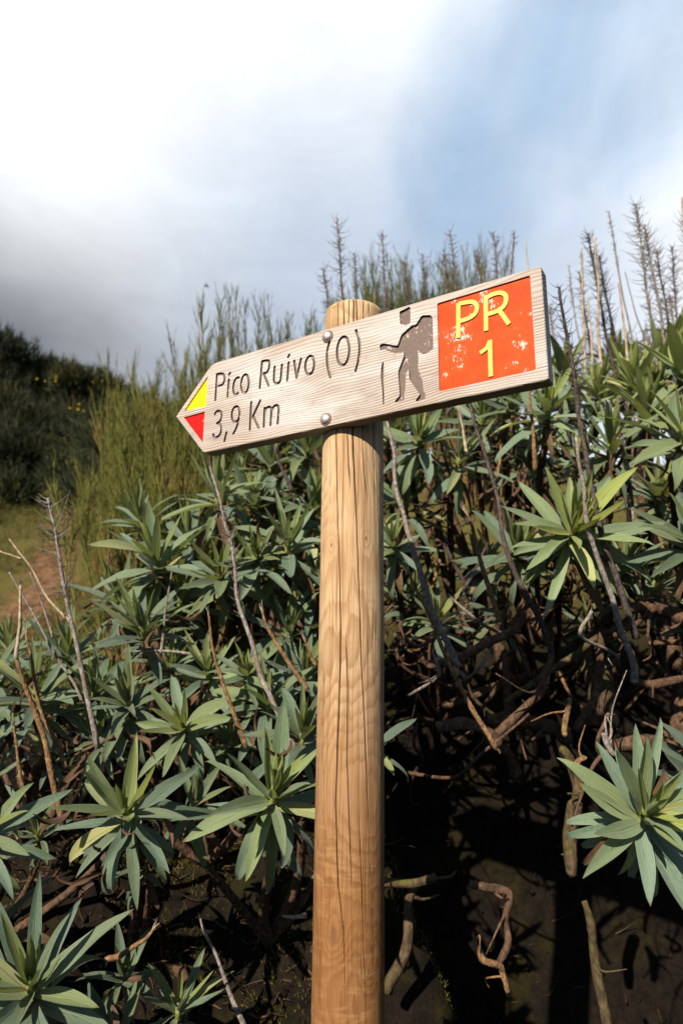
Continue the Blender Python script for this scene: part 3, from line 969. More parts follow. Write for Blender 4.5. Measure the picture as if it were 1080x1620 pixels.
def leaf_mesh(width, bend, bend_p, fold, twist, wave, tipcurl, seed, cut=0.0):
    """unit length leaf along +Y, upper face +Z"""
    r_ = np.random.default_rng(seed)
    us = np.linspace(-1, 1, NU + 1)
    vv = np.linspace(0, 1, NV + 1)
    vv = 1 - (1 - vv) ** 1.12
    th = bend * vv ** bend_p + tipcurl * np.clip((vv - 0.86) / 0.14, 0, 1) ** 2
    side = twist * 0.12 * np.sin(vv * 2.6 + seed)
    dy = np.diff(vv)
    y = np.concatenate([[0], np.cumsum(np.cos((th[1:] + th[:-1]) / 2) * dy)])
    z = np.concatenate([[0], np.cumsum(np.sin((th[1:] + th[:-1]) / 2) * dy)])
    wp_ = (vv + 0.05) ** 0.62 * (1.0 - vv) ** 0.82
    wp_ = wp_ / wp_.max() * width
    wp_[-1] = 0.002
    if cut:
        wp_ = np.where(vv > cut, wp_ * 0.6, wp_)
    V_, UV = [], []
    ph = r_.random() * 6
    for k in range(NV + 1):
        tw = twist * vv[k] ** 1.4
        T_ = np.array([0, math.cos(th[k]), math.sin(th[k])])
        N_ = np.array([0, -math.sin(th[k]), math.cos(th[k])])
        X_ = np.array([1.0, 0, 0])
        Xr = X_ * math.cos(tw) + N_ * math.sin(tw)
        Nr = -X_ * math.sin(tw) + N_ * math.cos(tw)
        for u in us:
            f_ = fold * (abs(u) ** 1.3) * wp_[k]
            f_ += wave * wp_[k] * abs(u) * math.sin(9 * vv[k] + ph + (1.7 if u > 0 else 0))
            q = np.array([side[k], y[k], z[k]]) + Xr * u * wp_[k] + Nr * f_
            V_.append(q)
            UV.append(((u + 1) / 2, vv[k]))
    F_ = [(k * (NU + 1) + a, k * (NU + 1) + a + 1, (k + 1) * (NU + 1) + a + 1, (k + 1) * (NU + 1) + a) for k in range(NV) for a in range(NU)]
    me = bpy.data.meshes.new('leaf')
    me.from_pydata([tuple(q) for q in V_], [], F_)
    me.materials.append(MAT['leaf'])
    me.polygons.foreach_set('use_smooth', [True] * len(F_))
    ul = me.uv_layers.new(name='UVMap')
    vi = np.zeros(len(me.loops), dtype=np.int32)
    me.loops.foreach_get('vertex_index', vi)
    ul.data.foreach_set('uv', np.array(UV)[vi].astype(np.float32).ravel())
    return me


INNER = [leaf_mesh(random.uniform(.066, .092), random.uniform(.05, .45), 1.0, random.uniform(.55, .9), random.uniform(-.3, .3), .06, random.uniform(-.5, .2), k) for k in range(8)]
MID = [leaf_mesh(random.uniform(.066, .1), random.uniform(-.85, .2), 1.2, random.uniform(.25, .6), random.uniform(-.5, .5), random.uniform(.05, .16), random.uniform(-1.2, .6), 20 + k) for k in range(16)]
OUTER = [leaf_mesh(random.uniform(.068, .108), random.uniform(-1.8, -.4), 1.3, random.uniform(.05, .45), random.uniform(-.8, .8), random.uniform(.08, .22), random.uniform(-2.2, 1.2), 50 + k, 0.94 if k % 5 == 4 else 0) for k in range(16)]
DRY = [leaf_mesh(random.uniform(.05, .09), random.uniform(-2.2, -.8), 1.0, random.uniform(.6, 1.3), random.uniform(-2, 2), .3, 1.5, 90 + k) for k in range(6)]


def bud_mesh():
    V_, F_ = lathe([(0.05, -0.55), (0.052, -0.2), (0.05, 0.0), (0.045, 0.10), (0.03, 0.2), (0.012, 0.27), (0.002, 0.3)], 9)
    me = bpy.data.meshes.new('rosette')
    me.from_pydata(V_, [], F_)
    me.materials.append(MAT['bud'])
    me.polygons.foreach_set('use_smooth', [True] * len(F_))
    return me


m, t = material('leaf_bud')
oc = t.n('ShaderNodeTexCoord').outputs['Object']
f = t.noise(t.scale(oc, (18, 18, 5)), 1.0, 2)
zc = t.n('ShaderNodeSeparateXYZ', {0: oc}).outputs[2]
finish(t, t.mix(t.ramp(zc, -0.15, 0.05), t.mix(f, (0.06, 0.04, 0.025), (0.14, 0.10, 0.06)), t.mix(f, (0.14, 0.18, 0.05), (0.26, 0.30, 0.10))), 0.7, 0.2, f, 0.01)
MAT['bud'] = m
BUD = bud_mesh()


def rosette(parent, pos, axis, L, n=30, spin=None, lime=0.0, pale=(), droop=0.0, tone=None):
    """a whorl of leaves on a shoot tip; L = length of a full leaf in metres"""
    axis = Vector(axis).normalized()
    rot = Vector((0, 0, 1)).rotation_difference(axis).to_matrix().to_4x4()
    rot = rot @ Matrix.Rotation(spin if spin is not None else random.uniform(0, 6.28), 4, 'Z')
    ro = bpy.data.objects.new('rosette', BUD)
    COL.objects.link(ro)
    ro.parent = parent
    base = Vector(pos) - parent.location
    ro.matrix_basis = Matrix.Translation(base) @ rot @ Matrix.Scale(L, 4)
    rinv = rot.to_3x3().inverted()
    grav = rinv @ Vector((0, 0, -1))
    opn = random.uniform(0.78, 1.1)
    wsc = random.uniform(0.88, 1.15)
    tone = tone or random.uniform(0.72, 1.12)
    for k in range(n):
        u = k / (n - 1)
        if 0.3 < u and random.random() < 0.06:
            continue
        a = k * 2.39996 + random.uniform(-.22, .22)
        inc = R((9 + 92 * u ** 0.76) * opn + random.gauss(0, 9))
        if u < 0.3:
            me = random.choice(INNER)
            ln = 0.46 + 1.45 * u + random.uniform(-.08, .08)
        elif u < 0.68:
            me = random.choice(MID)
            ln = random.uniform(0.74, 1.1)
        else:
            me = random.choice(OUTER)
            ln = random.uniform(0.6, 1.06)
        d = Vector((math.sin(inc) * math.cos(a), math.sin(inc) * math.sin(a), math.cos(inc)))
        if u > 0.4:
            d = (d + grav * (u - 0.4) * (0.55 + droop)).normalized()
        # upper face looks back towards the shoot axis
        zf = (Vector((0, 0, 1)) - d * d.z)
        if zf.length < 0.15:
            zf = zf - Vector((math.cos(a), math.sin(a), 0)) * 0.4
            zf = zf - d * zf.dot(d)
        zf.normalize()
        zf = (zf + Vector((random.uniform(-.28, .28), random.uniform(-.28, .28), 0)))
        zf = (zf - d * zf.dot(d)).normalized()
        xf = d.cross(zf)
        lm = Matrix(((xf.x, d.x, zf.x, 0), (xf.y, d.y, zf.y, 0), (xf.z, d.z, zf.z, 0), (0, 0, 0, 1)))
        off = Vector((0, 0, 0.16 - 0.42 * u)) + Vector((d.x, d.y, 0)) * 0.03
        lo = bpy.data.objects.new('leaf', me)
        COL.objects.link(lo)
        lo.parent = ro
        ws = random.uniform(0.85, 1.15) * wsc
        lo.matrix_basis = Matrix.Translation(off) @ lm @ Matrix.Diagonal((ln * ws, ln, ln * ws, 1))
        yg = max(0.0, 1.0 - u / 0.42) * (0.8 + lime) + max(0, random.gauss(0.06, 0.2)) + lime * 0.35
        pl = 1.0 if k in pale else (0.55 if random.random() < 0.06 else 0.0)
        dd = 1.0 if (u > 0.86 and random.random() < 0.3) else 0.0
        lo.color = (min(1, yg), pl * 0.8, dd, tone * random.uniform(0.82, 1.15))
    return ro


# ---------------------------------------------------------------- shrubs
def up_axis(rx, up, tow):
    return Vector((rx, -tow, up))


SHRUBS = {}


def shrub(key, base_px, base_y, label):
    b = at(base_px[0], base_px[1], base_y)
    b.z = float(ground_z(b.x, b.y)) - 0.03
    e_ = empty('rosette_shrub', b)
    tag(e_, label, 'shrub', 'rosette shrubs covering the bank')
    SHRUBS[key] = {'o': e_, 'n': 0, 'tips': []}
    return SHRUBS[key]


def smooth_jit(n, amp):
    """slow wobble along a line, nothing at its ends"""
    k = max(3, n // 4)
    g = rng.standard_normal((k, 3)) * amp
    x_ = np.linspace(0, k - 1, n)
    out = np.stack([np.interp(x_, np.arange(k), g[:, q]) for q in range(3)], -1)
    for _ in range(2):
        out[1:-1] = (out[:-2] + 2 * out[1:-1] + out[2:]) / 4
    return out * np.sin(np.linspace(0, np.pi, n))[:, None] ** 0.5


def woody(parent, pts, rad, mat='branch_bark', name='branch', sides=8, k=5, jit=0.06):
    P = spline(pts, k)
    if jit:
        P = P + smooth_jit(len(P), max(rad[0], rad[-1]) * 0.55)
    n_ = len(P)
    kn = 1 + 1.6 * jit * np.abs(smooth_jit(n_, 1.0)[:, 0])
    V_, F_ = tube(P, np.linspace(rad[0], rad[-1], n_) * kn, sides, jit * 0.35)
    return mesh_obj(name, V_ - np.array(parent.location), F_, mat, parent)


def grow(key, px, py, y, lenpx, axis, n=30, stem=True, **kw):
    s = SHRUBS[key]
    p = at(px, py, y)
    L = lenpx * y / FPX * 1.08
    ax = up_axis(*axis).normalized()
    rosette(s['o'], p, ax, L, n, **kw)
    s['n'] += n
    s['tips'].append(p)
    if stem:
        b = s['o'].location
        q = p - ax * L * 0.5
        mid = q.lerp(b, 0.5) + Vector((random.uniform(-.06, .06), random.uniform(0, .12), random.uniform(-.1, .02)))
        woody(s['o'], [q, q - ax * 0.06 + Vector((0, 0.01, 0)), mid, b], (max(0.006, L * 0.045), 0.014), 'branch_bark', jit=0.05)


# single shoots and small clumps nearest the trail
shrub('A', (1120, 1200), 2.9, 'silvery green rosette shrub jutting out at the right edge, its star facing the viewer')
grow('A', 1016, 1292, 1.22, 136, (-0.05, .42, .95), 44, spin=0.3, tone=1.3)
grow('A', 1120, 1235, 1.5, 120, (.2, .6, .7), 26)
shrub('B', (215, 1420), 1.85, 'star shaped shrub at lower left with one pale yellow leaf hanging down')
grow('B', 203, 1292, 1.42, 122, (.02, .62, .78), 32, spin=1.0, pale=(27,))
shrub('C', (430, 1400), 1.85, 'shrub with long limp leaves hanging beside the lower left of the post')
grow('C', 432, 1268, 1.40, 122, (.08, .8, .62), 34, droop=0.6, spin=0.4)
grow('C', 478, 1170, 1.55, 92, (.1, .85, .5), 26)
shrub('D', (40, 1640), 1.8, 'broad leaved dark green shrub in the bottom left corner')
grow('D', 52, 1572, 1.34, 140, (.12, .72, .66), 32, spin=2.2, pale=(24,))
grow('D', -60, 1640, 1.4, 110, (-.2, .7, .6), 24)
shrub('E', (-50, 1450), 1.9, 'shrub mostly cut off by the left edge, two blades reaching in')
grow('E', -28, 1325, 1.45, 118, (.1, .6, .75), 28)
shrub('F', (270, 1690), 1.85, 'small young shrub peeping up at the bottom edge left of the post')
grow('F', 282, 1604, 1.55, 85, (.1, .92, .4), 20, lime=0.1)
grow('F', 190, 1660, 1.5, 90, (-.1, .8, .5), 20)

shrub('G', (70, 1180), 2.1, 'shrub at the left edge growing behind the bare broken sticks')
for q in ((58, 1105, 1.75, 105, (0, .85, .5)), (-10, 1085, 1.9, 95, (-.1, .85, .5)), (150, 1105, 1.85, 85, (.05, .8, .6)), (110, 1040, 2.1, 78, (0, .85, .5)), (15, 1030, 2.2, 80, (0, .9, .4)), (-40, 1170, 1.7, 90, (0, .7, .7))):
    grow('G', *q, n=28)
shrub('H', (270, 1060), 2.3, 'shrub spreading below the arrow tip of the sign')
for q in ((345, 792, 2.1, 98, (0, .9, .42)), (250, 898, 2.0, 105, (-.1, .8, .6)), (228, 1005, 1.9, 100, (-.15, .78, .6)), (352, 918, 1.85, 85, (-.1, .5, .85)), (300, 860, 2.2, 85, (0, .85, .5)), (285, 960, 2.05, 85, (.1, .8, .6)), (190, 950, 2.2, 80, (-.2, .85, .5)), (225, 830, 2.5, 75, (-.1, .9, .4))):
    grow('H', *q, n=29, lime=0.25 if q[0] == 352 else 0.0)
shrub('I', (440, 1080), 2.35, 'shrub directly under the middle of the sign, left of the post')
for q in ((455, 868, 1.95, 100, (0, .88, .5)), (405, 888, 1.9, 80, (.05, .6, .75)), (430, 740, 2.4, 88, (0, .88, .45)), (485, 715, 2.3, 88, (.05, .85, .5)), (500, 945, 2.0, 88, (.1, .85, .45)), (455, 1005, 1.95, 88, (.1, .82, .5)), (400, 800, 2.3, 85, (0, .9, .4)), (495, 810, 2.3, 85, (.1, .85, .5)), (545, 860, 2.3, 90, (.1, .85, .5))):
    grow('I', *q, n=29, lime=0.2 if q[0] == 405 else 0.0)
shrub('J', (330, 1230), 2.0, 'lime tinged shrub low on the bank between moss and the post')
for q in ((292, 1155, 1.65, 92, (-.05, .45, .85)), (392, 1072, 1.7, 62, (0, .8, .6)), (205, 1120, 1.75, 82, (-.1, .75, .6)), (330, 1070, 1.85, 85, (-.1, .7, .65)), (425, 1120, 1.7, 96, (-.05, .82, .55)), (365, 1180, 1.72, 70, (.05, .75, .6)), (270, 1060, 1.9, 80, (0, .8, .6)), (480, 1075, 1.85, 85, (.1, .8, .5)), (160, 1175, 1.8, 75, (-.1, .75, .6))):
    grow('J', *q, n=27, lime=0.35 if q[0] in (292, 392) else 0.05, pale=(19,) if q[0] in (392, 270) else ())

shrub('K', (860, 1000), 3.0, 'shrub right of the post whose nearest rosette has a bright yellow green heart')
for q in ((818, 880, 1.9, 98, (-.1, .62, .75)), (985, 905, 1.9, 80, (.1, .75, .6))):
    grow('K', *q, n=32, lime=0.1)
grow('K', 903, 848, 1.72, 132, (-.05, .40, .92), 40, lime=0.6, tone=1.2, spin=0.8, droop=0.25)
shrub('L', (690, 1000), 2.95, 'shaded dark shrub just behind the post on its right')
for q in ((662, 702, 2.05, 84, (0, .65, .75)), (725, 735, 2.1, 92, (.1, .7, .65)), (640, 800, 2.2, 90, (-.1, .75, .6)), (622, 868, 2.0, 70, (-.1, .7, .7)), (690, 985, 2.1, 75, (0, .75, .6)), (650, 960, 2.3, 75, (0, .8, .5)), (615, 690, 2.4, 80, (0, .8, .5)), (760, 900, 2.4, 80, (0, .8, .5))):
    grow('L', *q, n=28)
shrub('M', (830, 980), 3.1, 'shrub crowding beneath the orange end of the sign')
for q in ((866, 655, 1.95, 104, (0, .8, .58)), (965, 712, 1.85, 108, (0, .85, .5)), (805, 642, 2.15, 86, (0, .75, .6)), (760, 668, 2.3, 86, (0, .75, .6)), (745, 615, 2.6, 80, (0, .85, .5)), (840, 735, 2.3, 86, (0, .75, .6)), (915, 735, 2.25, 80, (0, .8, .5)), (890, 600, 2.7, 84, (0, .9, .4))):
    grow('M', *q, n=29, lime=0.15)
shrub('N', (1090, 1050), 3.0, 'sunlit shrub leaning in from the right edge above the bare branches')
for q in ((1078, 690, 1.7, 125, (-.05, .75, .6)), (1100, 862, 1.65, 110, (-.25, .6, .7)), (1040, 790, 2.1, 84, (0, .8, .6)), (1020, 660, 2.3, 92, (0, .85, .5)), (1075, 590, 2.4, 100, (0, .9, .4)), (1150, 760, 1.9, 100, (0, .8, .5)), (1120, 980, 1.9, 90, (-.1, .7, .6))):
    grow('N', *q, n=29, lime=0.5 if q[1] < 700 else 0.1)
shrub('O', (1000, 900), 3.4, 'yellowish shrub on the skyline at right carrying tall dried flower spikes')
for q in ((1000, 610, 2.7, 88, (0, .9, .4)), (945, 625, 2.9, 80, (0, .9, .4)), (1045, 580, 3.0, 88, (0, .9, .4)), (905, 640, 3.2, 76, (0, .9, .4)), (975, 580, 3.4, 74, (0, .95, .3)), (1085, 545, 3.3, 84, (0, .9, .4)), (860, 615, 3.2, 76, (0, .9, .4)), (1030, 640, 2.6, 84, (0, .9, .4))):
    grow('O', *q, n=28, lime=0.7, stem=True)
shrub('P', (620, 900), 3.6, 'shrub behind the sign, its thin dried spikes rising above the board')
for q in ((560, 560, 3.4, 70, (0, .9, .3)), (640, 580, 3.3, 74, (0, .9, .3)), (710, 600, 3.2, 74, (0, .9, .3)), (500, 620, 3.3, 74, (0, .9, .3)), (780, 585, 3.3, 74, (0, .9, .3)), (450, 660, 3.2, 74, (0, .9, .4))):
    grow('P', *q, n=24, lime=0.1)
# dim inner shoots that close the gaps of the thicket
for key, n_ in (('B', 1), ('C', 2), ('D', 2), ('E', 2), ('G', 4), ('H', 3), ('I', 2), ('J', 3), ('K', 3), ('L', 2), ('M', 1), ('N', 2), ('O', 1)):
    for _ in range(n_):
        q = random.choice(SHRUBS[key]['tips'])
        p = q + Vector((random.uniform(-.25, .25), random.uniform(.12, .38), random.uniform(-.2, .05)))
        p.z = max(p.z, float(ground_z(p.x, p.y)) + 0.07)
        ax = up_axis(random.uniform(-.3, .3), .8, .5).normalized()
        L = random.uniform(0.09, 0.15)
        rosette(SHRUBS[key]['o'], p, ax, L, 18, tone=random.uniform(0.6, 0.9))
        e_ = p - ax * L * 0.5
        woody(SHRUBS[key]['o'], [e_, e_.lerp(SHRUBS[key]['o'].location, 0.4) + Vector((0, .04, -.03)), SHRUBS[key]['o'].location], (0.006, 0.012), 'branch_bark', jit=0.05)


# ---------------------------------------------------------------- dried stalks and bare wood
def stalk(key, pts, y, rad, mat='grey_stalk', bristles=None, bl=0.06, name='dried_stalk', dens=1.0):
    """dead stalk through pixels at distance y (or a distance per point); bristles = (from, to) fraction from the tip"""
    par = SHRUBS[key]['o']
    ys = y if isinstance(y, (list, tuple)) else [y] * len(pts)
    P = spline([at(a, b, yy_) for (a, b), yy_ in zip(pts, ys)], 8)
    P = P + smooth_jit(len(P), rad * 0.45)
    n = len(P)
    rr = np.linspace(rad * 0.45, rad, n) * (1 + 0.05 * rng.standard_normal(n))
    V_, F_ = tube(P, rr, 7, 0.05)
    o = mesh_obj(name, V_ - np.array(par.location), F_, mat, par)
    if mat == 'split_wood':
        T_ = P[0] - P[1]
        T_ /= np.linalg.norm(T_)
        V_, F_ = strands(np.repeat(P[:1], 7, 0) + rng.normal(0, rad * 0.22, (7, 3)), T_ + rand_unit(7) * 0.25, rng.uniform(1.5, 5, 7) * rad, np.full(7, rad * 0.22), np.zeros((7, 3)), 1, 3, .2)
        tag(mesh_obj('splinters', V_ - np.array(par.location), F_, 'pale_stalk', o), kind='stuff')
    if bristles:
        seg = np.linalg.norm(np.diff(P, axis=0), axis=1)
        cum = np.concatenate([[0], np.cumsum(seg)])
        s0, s1 = bristles[0] * cum[-1], bristles[1] * cum[-1]
        k = int((s1 - s0) / 0.0042 * dens)
        ss = np.sort(rng.uniform(s0, s1, k))
        ss = ss[(vnoise(ss * 55 + rng.uniform(0, 60), ss * 0 + rng.uniform(0, 60)) > -0.28) | (rng.random(k) < 0.3)]
        k = len(ss)
        C = np.stack([np.interp(ss, cum, P[:, q]) for q in range(3)], -1)
        T_ = P[0] - P[min(n - 1, n // 2)]
        T_ /= np.linalg.norm(T_)
        a = np.arange(k) * 2.39996 + rng.uniform(-.4, .4, k)
        X_ = np.cross(T_, [0.2, 1, 0.1])
        X_ /= np.linalg.norm(X_)
        Y_ = np.cross(T_, X_)
        out = np.cos(a)[:, None] * X_ + np.sin(a)[:, None] * Y_
        u = (ss - s0) / (s1 - s0)
        ln = bl * (0.35 + 0.65 * np.sin(np.pi * np.clip(0.12 + 0.8 * u, 0, 1))) * rng.uniform(0.4, 1.2, k)
        d = out + T_ * rng.uniform(-0.25, 0.6, k)[:, None] + rand_unit(k) * 0.25
        V_, F_ = strands(C, d, ln, np.full(k, 0.0011) * (y if not isinstance(y, (list, tuple)) else y[0]) ** 0.75, (T_ + rand_unit(k) * 0.35) * rng.uniform(0.1, 0.9, k)[:, None], 4, 3, 0.3)
        b = mesh_obj('bristles', V_ - np.array(par.location), F_, mat, o)
        tag(b, kind='stuff')
    return o


# left of the post
stalk('G', [(76, 788), (92, 860), (108, 940), (125, 1040), (155, 1185)], 1.6, 0.0062, 'grey_stalk', (0.0, 0.46), 0.055)
stalk('G', [(33, 928), (31, 985), (27, 1042), (58, 1120), (75, 1190), (100, 1305)], 1.62, 0.0072, 'split_wood')
stalk('G', [(33, 926), (31, 985), (26, 1044)], 1.6, 0.0052, 'pale_stalk')
stalk('G', [(42, 998), (52, 1060), (66, 1130), (92, 1185), (105, 1215)], 1.66, 0.0065, 'split_wood')
stalk('G', [(15, 853), (45, 892), (80, 950), (112, 985)], 2.0, 0.0045, 'pale_stalk')
stalk('G', [(15, 905), (35, 940), (75, 1010), (115, 1075), (130, 1110)], 1.7, 0.0042, 'grey_stalk')
stalk('G', [(0, 872), (35, 884)], 2.0, 0.003, 'pale_stalk')
stalk('G', [(48, 905), (68, 960), (84, 1010)], 1.9, 0.0035, 'grey_stalk')
stalk('G', [(22, 1148), (28, 1190), (36, 1250), (40, 1290)], 1.6, 0.0055, 'split_wood')
stalk('H', [(332, 738), (350, 800), (364, 855), (373, 930), (395, 1010), (418, 1075), (450, 1150), (480, 1210)], [1.75, 1.7, 1.68, 1.64, 1.6, 1.58, 1.55, 1.55], 0.0068, 'grey_stalk', (0.12, 0.55), 0.035, dens=0.8)
stalk('J', [(330, 972), (342, 1040), (362, 1105), (390, 1183)], 1.58, 0.0058, 'split_wood')
stalk('J', [(415, 968), (426, 998), (455, 1045), (486, 1092)], 1.6, 0.0062, 'split_wood')
stalk('J', [(482, 1012), (492, 1035), (500, 1052)], 1.6, 0.005, 'split_wood')
stalk('J', [(200, 1030), (260, 1031), (340, 1040)], 1.85, 0.005, 'grey_stalk')
stalk('J', [(272, 905), (262, 985), (254, 1035)], 1.85, 0.0045, 'grey_stalk')
stalk('I', [(432, 700), (445, 740), (463, 778)], 2.1, 0.007, 'dark_stalk')
stalk('I', [(330, 720), (338, 760), (360, 830)], 1.9, 0.005, 'dark_stalk')
stalk('G', [(115, 1195), (135, 1185), (180, 1165)], 1.7, 0.005, 'branch_bark')
stalk('D', [(243, 1470), (222, 1490), (195, 1508), (168, 1520)], 1.55, 0.0068, 'split_wood')
stalk('F', [(317, 1453), (335, 1500), (360, 1560), (388, 1625)], 1.6, 0.0058, 'grey_stalk')
stalk('C', [(447, 1448), (462, 1451), (484, 1449)], 1.75, 0.006, 'pale_stalk')
# right of the post
stalk('L', [(612, 668), (622, 712), (628, 765), (640, 835), (665, 910), (692, 985), (725, 1055)], [1.75, 1.72, 1.7, 1.68, 1.66, 1.66, 1.68], 0.0088, 'grey_stalk', (0.02, 0.24), 0.022, dens=0.35)
stalk('L', [(645, 902), (668, 955), (695, 1015), (740, 1110), (785, 1185)], 1.62, 0.0066, 'split_wood')
stalk('L', [(738, 812), (750, 850), (768, 915), (790, 988)], 1.55, 0.0068, 'split_wood')
stalk('M', [(742, 640), (760, 700), (785, 780), (800, 860), (822, 925), (855, 985), (872, 1030)], [2.0, 1.9, 1.8, 1.72, 1.7, 1.72, 1.75], 0.0085, 'dark_stalk', (0.0, 0.4), 0.028, dens=0.6)
stalk('M', [(688, 655), (700, 720), (722, 790), (740, 830)], 2.1, 0.006, 'dark_stalk')
stalk('M', [(724, 642), (732, 690), (738, 722)], 2.0, 0.006, 'pale_stalk')
stalk('M', [(838, 612), (842, 680), (846, 745)], 1.85, 0.0072, 'split_wood')
stalk('K', [(884, 455), (895, 520), (906, 590), (922, 690), (936, 775), (955, 870), (985, 945), (1005, 1010)], [1.75, 1.74, 1.72, 1.7, 1.68, 1.66, 1.66, 1.68], 0.0088, 'dark_stalk', (0.0, 0.36), 0.05)
stalk('K', [(910, 692), (918, 760), (930, 830), (955, 920), (985, 1005), (1003, 1050), (1003, 1080)], [1.62, 1.62, 1.62, 1.64, 1.66, 1.68, 1.7], 0.0092, 'grey_stalk', (0.0, 0.4), 0.012, dens=0.6)
stalk('N', [(975, 690), (990, 730), (998, 790), (1000, 840)], 1.9, 0.0075, 'grey_stalk')
# spikes against the sky, right
for pts, yd, rd, mt, br, bl in (
        ([(1004, 322), (1014, 400), (1025, 480), (1036, 560), (1042, 640)], 3.0, 0.0105, 'grey_stalk', (0, .66), .062),
        ([(1018, 355), (1032, 430), (1046, 510), (1058, 580), (1066, 650)], 3.0, 0.0105, 'grey_stalk', (0, .62), .062),
        ([(930, 370), (942, 440), (955, 510), (970, 580), (985, 650)], 3.0, 0.011, 'dark_stalk', (0, .72), .055),
        ([(947, 405), (958, 470), (972, 540), (990, 620)], 3.2, 0.011, 'dark_stalk', (0, .7), .05),
        ([(962, 335), (975, 410), (990, 490), (1005, 560), (1014, 600)], 3.4, 0.0085, 'grey_stalk', (0, .35), .02),
        ([(988, 430), (1003, 490), (1018, 540), (1020, 590)], 3.4, 0.007, 'grey_stalk', None, .02),
        ([(899, 420), (905, 470), (912, 520), (922, 560)], 3.4, 0.006, 'grey_stalk', (0, .5), .02),
        ([(919, 395), (921, 470), (924, 560), (926, 630)], 3.1, 0.009, 'pale_stalk', (0, .8), .018),
        ([(940, 375), (945, 450), (947, 540), (955, 640)], 2.9, 0.0095, 'pale_stalk', (0, .8), .016),
        ([(930, 470), (934, 530), (938, 600)], 3.1, 0.008, 'pale_stalk', None, 0),
        ([(977, 448), (986, 520), (996, 590), (1005, 650)], 2.8, 0.0095, 'pale_stalk', None, 0),
        ([(1021, 540), (1024, 580), (1028, 620)], 3.0, 0.010, 'pale_stalk', None, 0),
        ([(1078, 312), (1084, 400), (1090, 500), (1095, 600)], 2.9, 0.0105, 'pale_stalk', (.1, .7), .05),
        ([(1038, 395), (1048, 460), (1060, 540), (1070, 620)], 3.3, 0.009, 'dark_stalk', (0, .6), .055),
        ([(915, 430), (924, 490), (936, 560), (948, 620)], 3.3, 0.009, 'dark_stalk', (0, .65), .05),
        ([(870, 480), (876, 530), (884, 590)], 3.4, 0.008, 'grey_stalk', (0, .6), .045),
        ([(1062, 390), (1066, 460), (1072, 560)], 3.5, 0.008, 'twig_grey', (0, .7), .055),
        ([(1058, 468), (1066, 540), (1070, 620)], 3.2, 0.009, 'grey_stalk', (0, .5), .05)):
    stalk('O', pts, yd, rd * 0.85, mt, br, bl * 1.2, dens=0.95)
# spikes above the board
for pts, yd, rd, br, bl in (
        ([(533, 345), (537, 400), (541, 460), (545, 540)], 3.3, 0.0085, (0, .7), .062),
        ([(511, 425), (517, 470), (522, 540)], 3.4, 0.008, (0, .8), .055),
        ([(604, 370), (607, 420), (610, 480), (612, 560)], 3.6, 0.0075, (0, .7), .058),
        ([(668, 402), (671, 440), (674, 520)], 3.9, 0.007, (0, .8), .055),
        ([(711, 366), (716, 410), (720, 460), (722, 540)], 3.6, 0.0075, (0, .7), .06),
        ([(702, 395), (706, 440), (710, 520)], 3.8, 0.007, (0, .7), .05),
        ([(779, 368), (783, 410), (788, 450), (792, 540)], 3.4, 0.0085, (0, .6), .055),
        ([(812, 366), (812, 395), (808, 430), (806, 500)], 3.4, 0.008, (0, .5), .03),
        ([(640, 415), (643, 450), (646, 520)], 3.9, 0.007, (0, .8), .055),
        ([(755, 395), (758, 430), (762, 500)], 3.8, 0.007, (0, .8), .05),
        ([(560, 400), (563, 440), (566, 500)], 4.0, 0.006, (0, .8), .05),
        ([(831, 380), (833, 410), (836, 450), (838, 520)], 3.0, 0.006, None, 0),
        ([(592, 462), (592, 500), (593, 540)], 3.0, 0.003, None, 0)):
    stalk('P', pts, yd, rd * 0.85, 'pale_stalk' if br is None else 'twig_grey', br, bl * 1.15, dens=0.7)

# bare branches in the hollow under the shrubs
def limb(key, pts, y, r0, r1, mat='branch_bark'):
    ys = y if isinstance(y, (list, tuple)) else [y] * len(pts)
    W = [at(a, b, q) for (a, b), q in zip(pts, ys)]
    o = woody(SHRUBS[key]['o'], W, (r0, r1), mat, 'branch', 10, 7, 0.12)
    P = spline(W, 6)
    for _ in range(rng.integers(1, 4)):
        i0 = rng.integers(1, len(P) - 1)
        T_ = P[i0] - P[i0 - 1]
        T_ /= np.linalg.norm(T_) + 1e-9
        d = T_ * 0.6 + rand_unit(1)[0] * 0.8
        ln = rng.uniform(0.03, 0.16)
        q = [P[i0], P[i0] + d * ln * 0.5 + rng.normal(0, .008, 3), P[i0] + d * ln + rng.normal(0, .02, 3)]
        V_, F_ = tube(spline(q, 5), (min(r0, r1) * 0.55, min(r0, r1) * 0.2), 6, 0.08)
        mesh_obj('twig', V_ - np.array(SHRUBS[key]['o'].location), F_, mat, o)


limb('L', [(676, 1050), (705, 1050), (745, 1032), (790, 1005), (818, 985), (829, 955)], 1.78, .011, .011)
limb('M', [(872, 1030), (868, 1055), (850, 1095), (815, 1140), (780, 1170)], 1.76, .0085, .010)
limb('L', [(785, 1188), (778, 1165), (740, 1150), (690, 1150)], 1.75, .010, .014)
limb('K', [(770, 1140), (830, 1146), (880, 1152), (898, 1168)], 1.95, .018, .019)
limb('K', [(886, 1185), (898, 1200), (908, 1215), (915, 1245), (912, 1275)], 1.7, .010, .010, 'mossy_bark')
limb('K', [(910, 1212), (925, 1196)], 1.68, .007, .006, 'split_wood')
limb('K', [(948, 1000), (952, 1060), (940, 1110), (908, 1155)], 1.85, .008, .010, 'branch_bark')
limb('K', [(800, 1112), (850, 1075), (905, 1035), (955, 1000), (990, 985)], 1.9, .0085, .0075, 'mossy_bark')
limb('N', [(1100, 990), (1060, 975), (1030, 962), (992, 957)], 1.8, .020, .013)
limb('N', [(1100, 1072), (1060, 1078), (1020, 1085), (1000, 1078)], 1.8, .010, .010)
limb('N', [(1100, 1022), (1070, 1020), (1025, 1018)], 1.85, .009, .007)
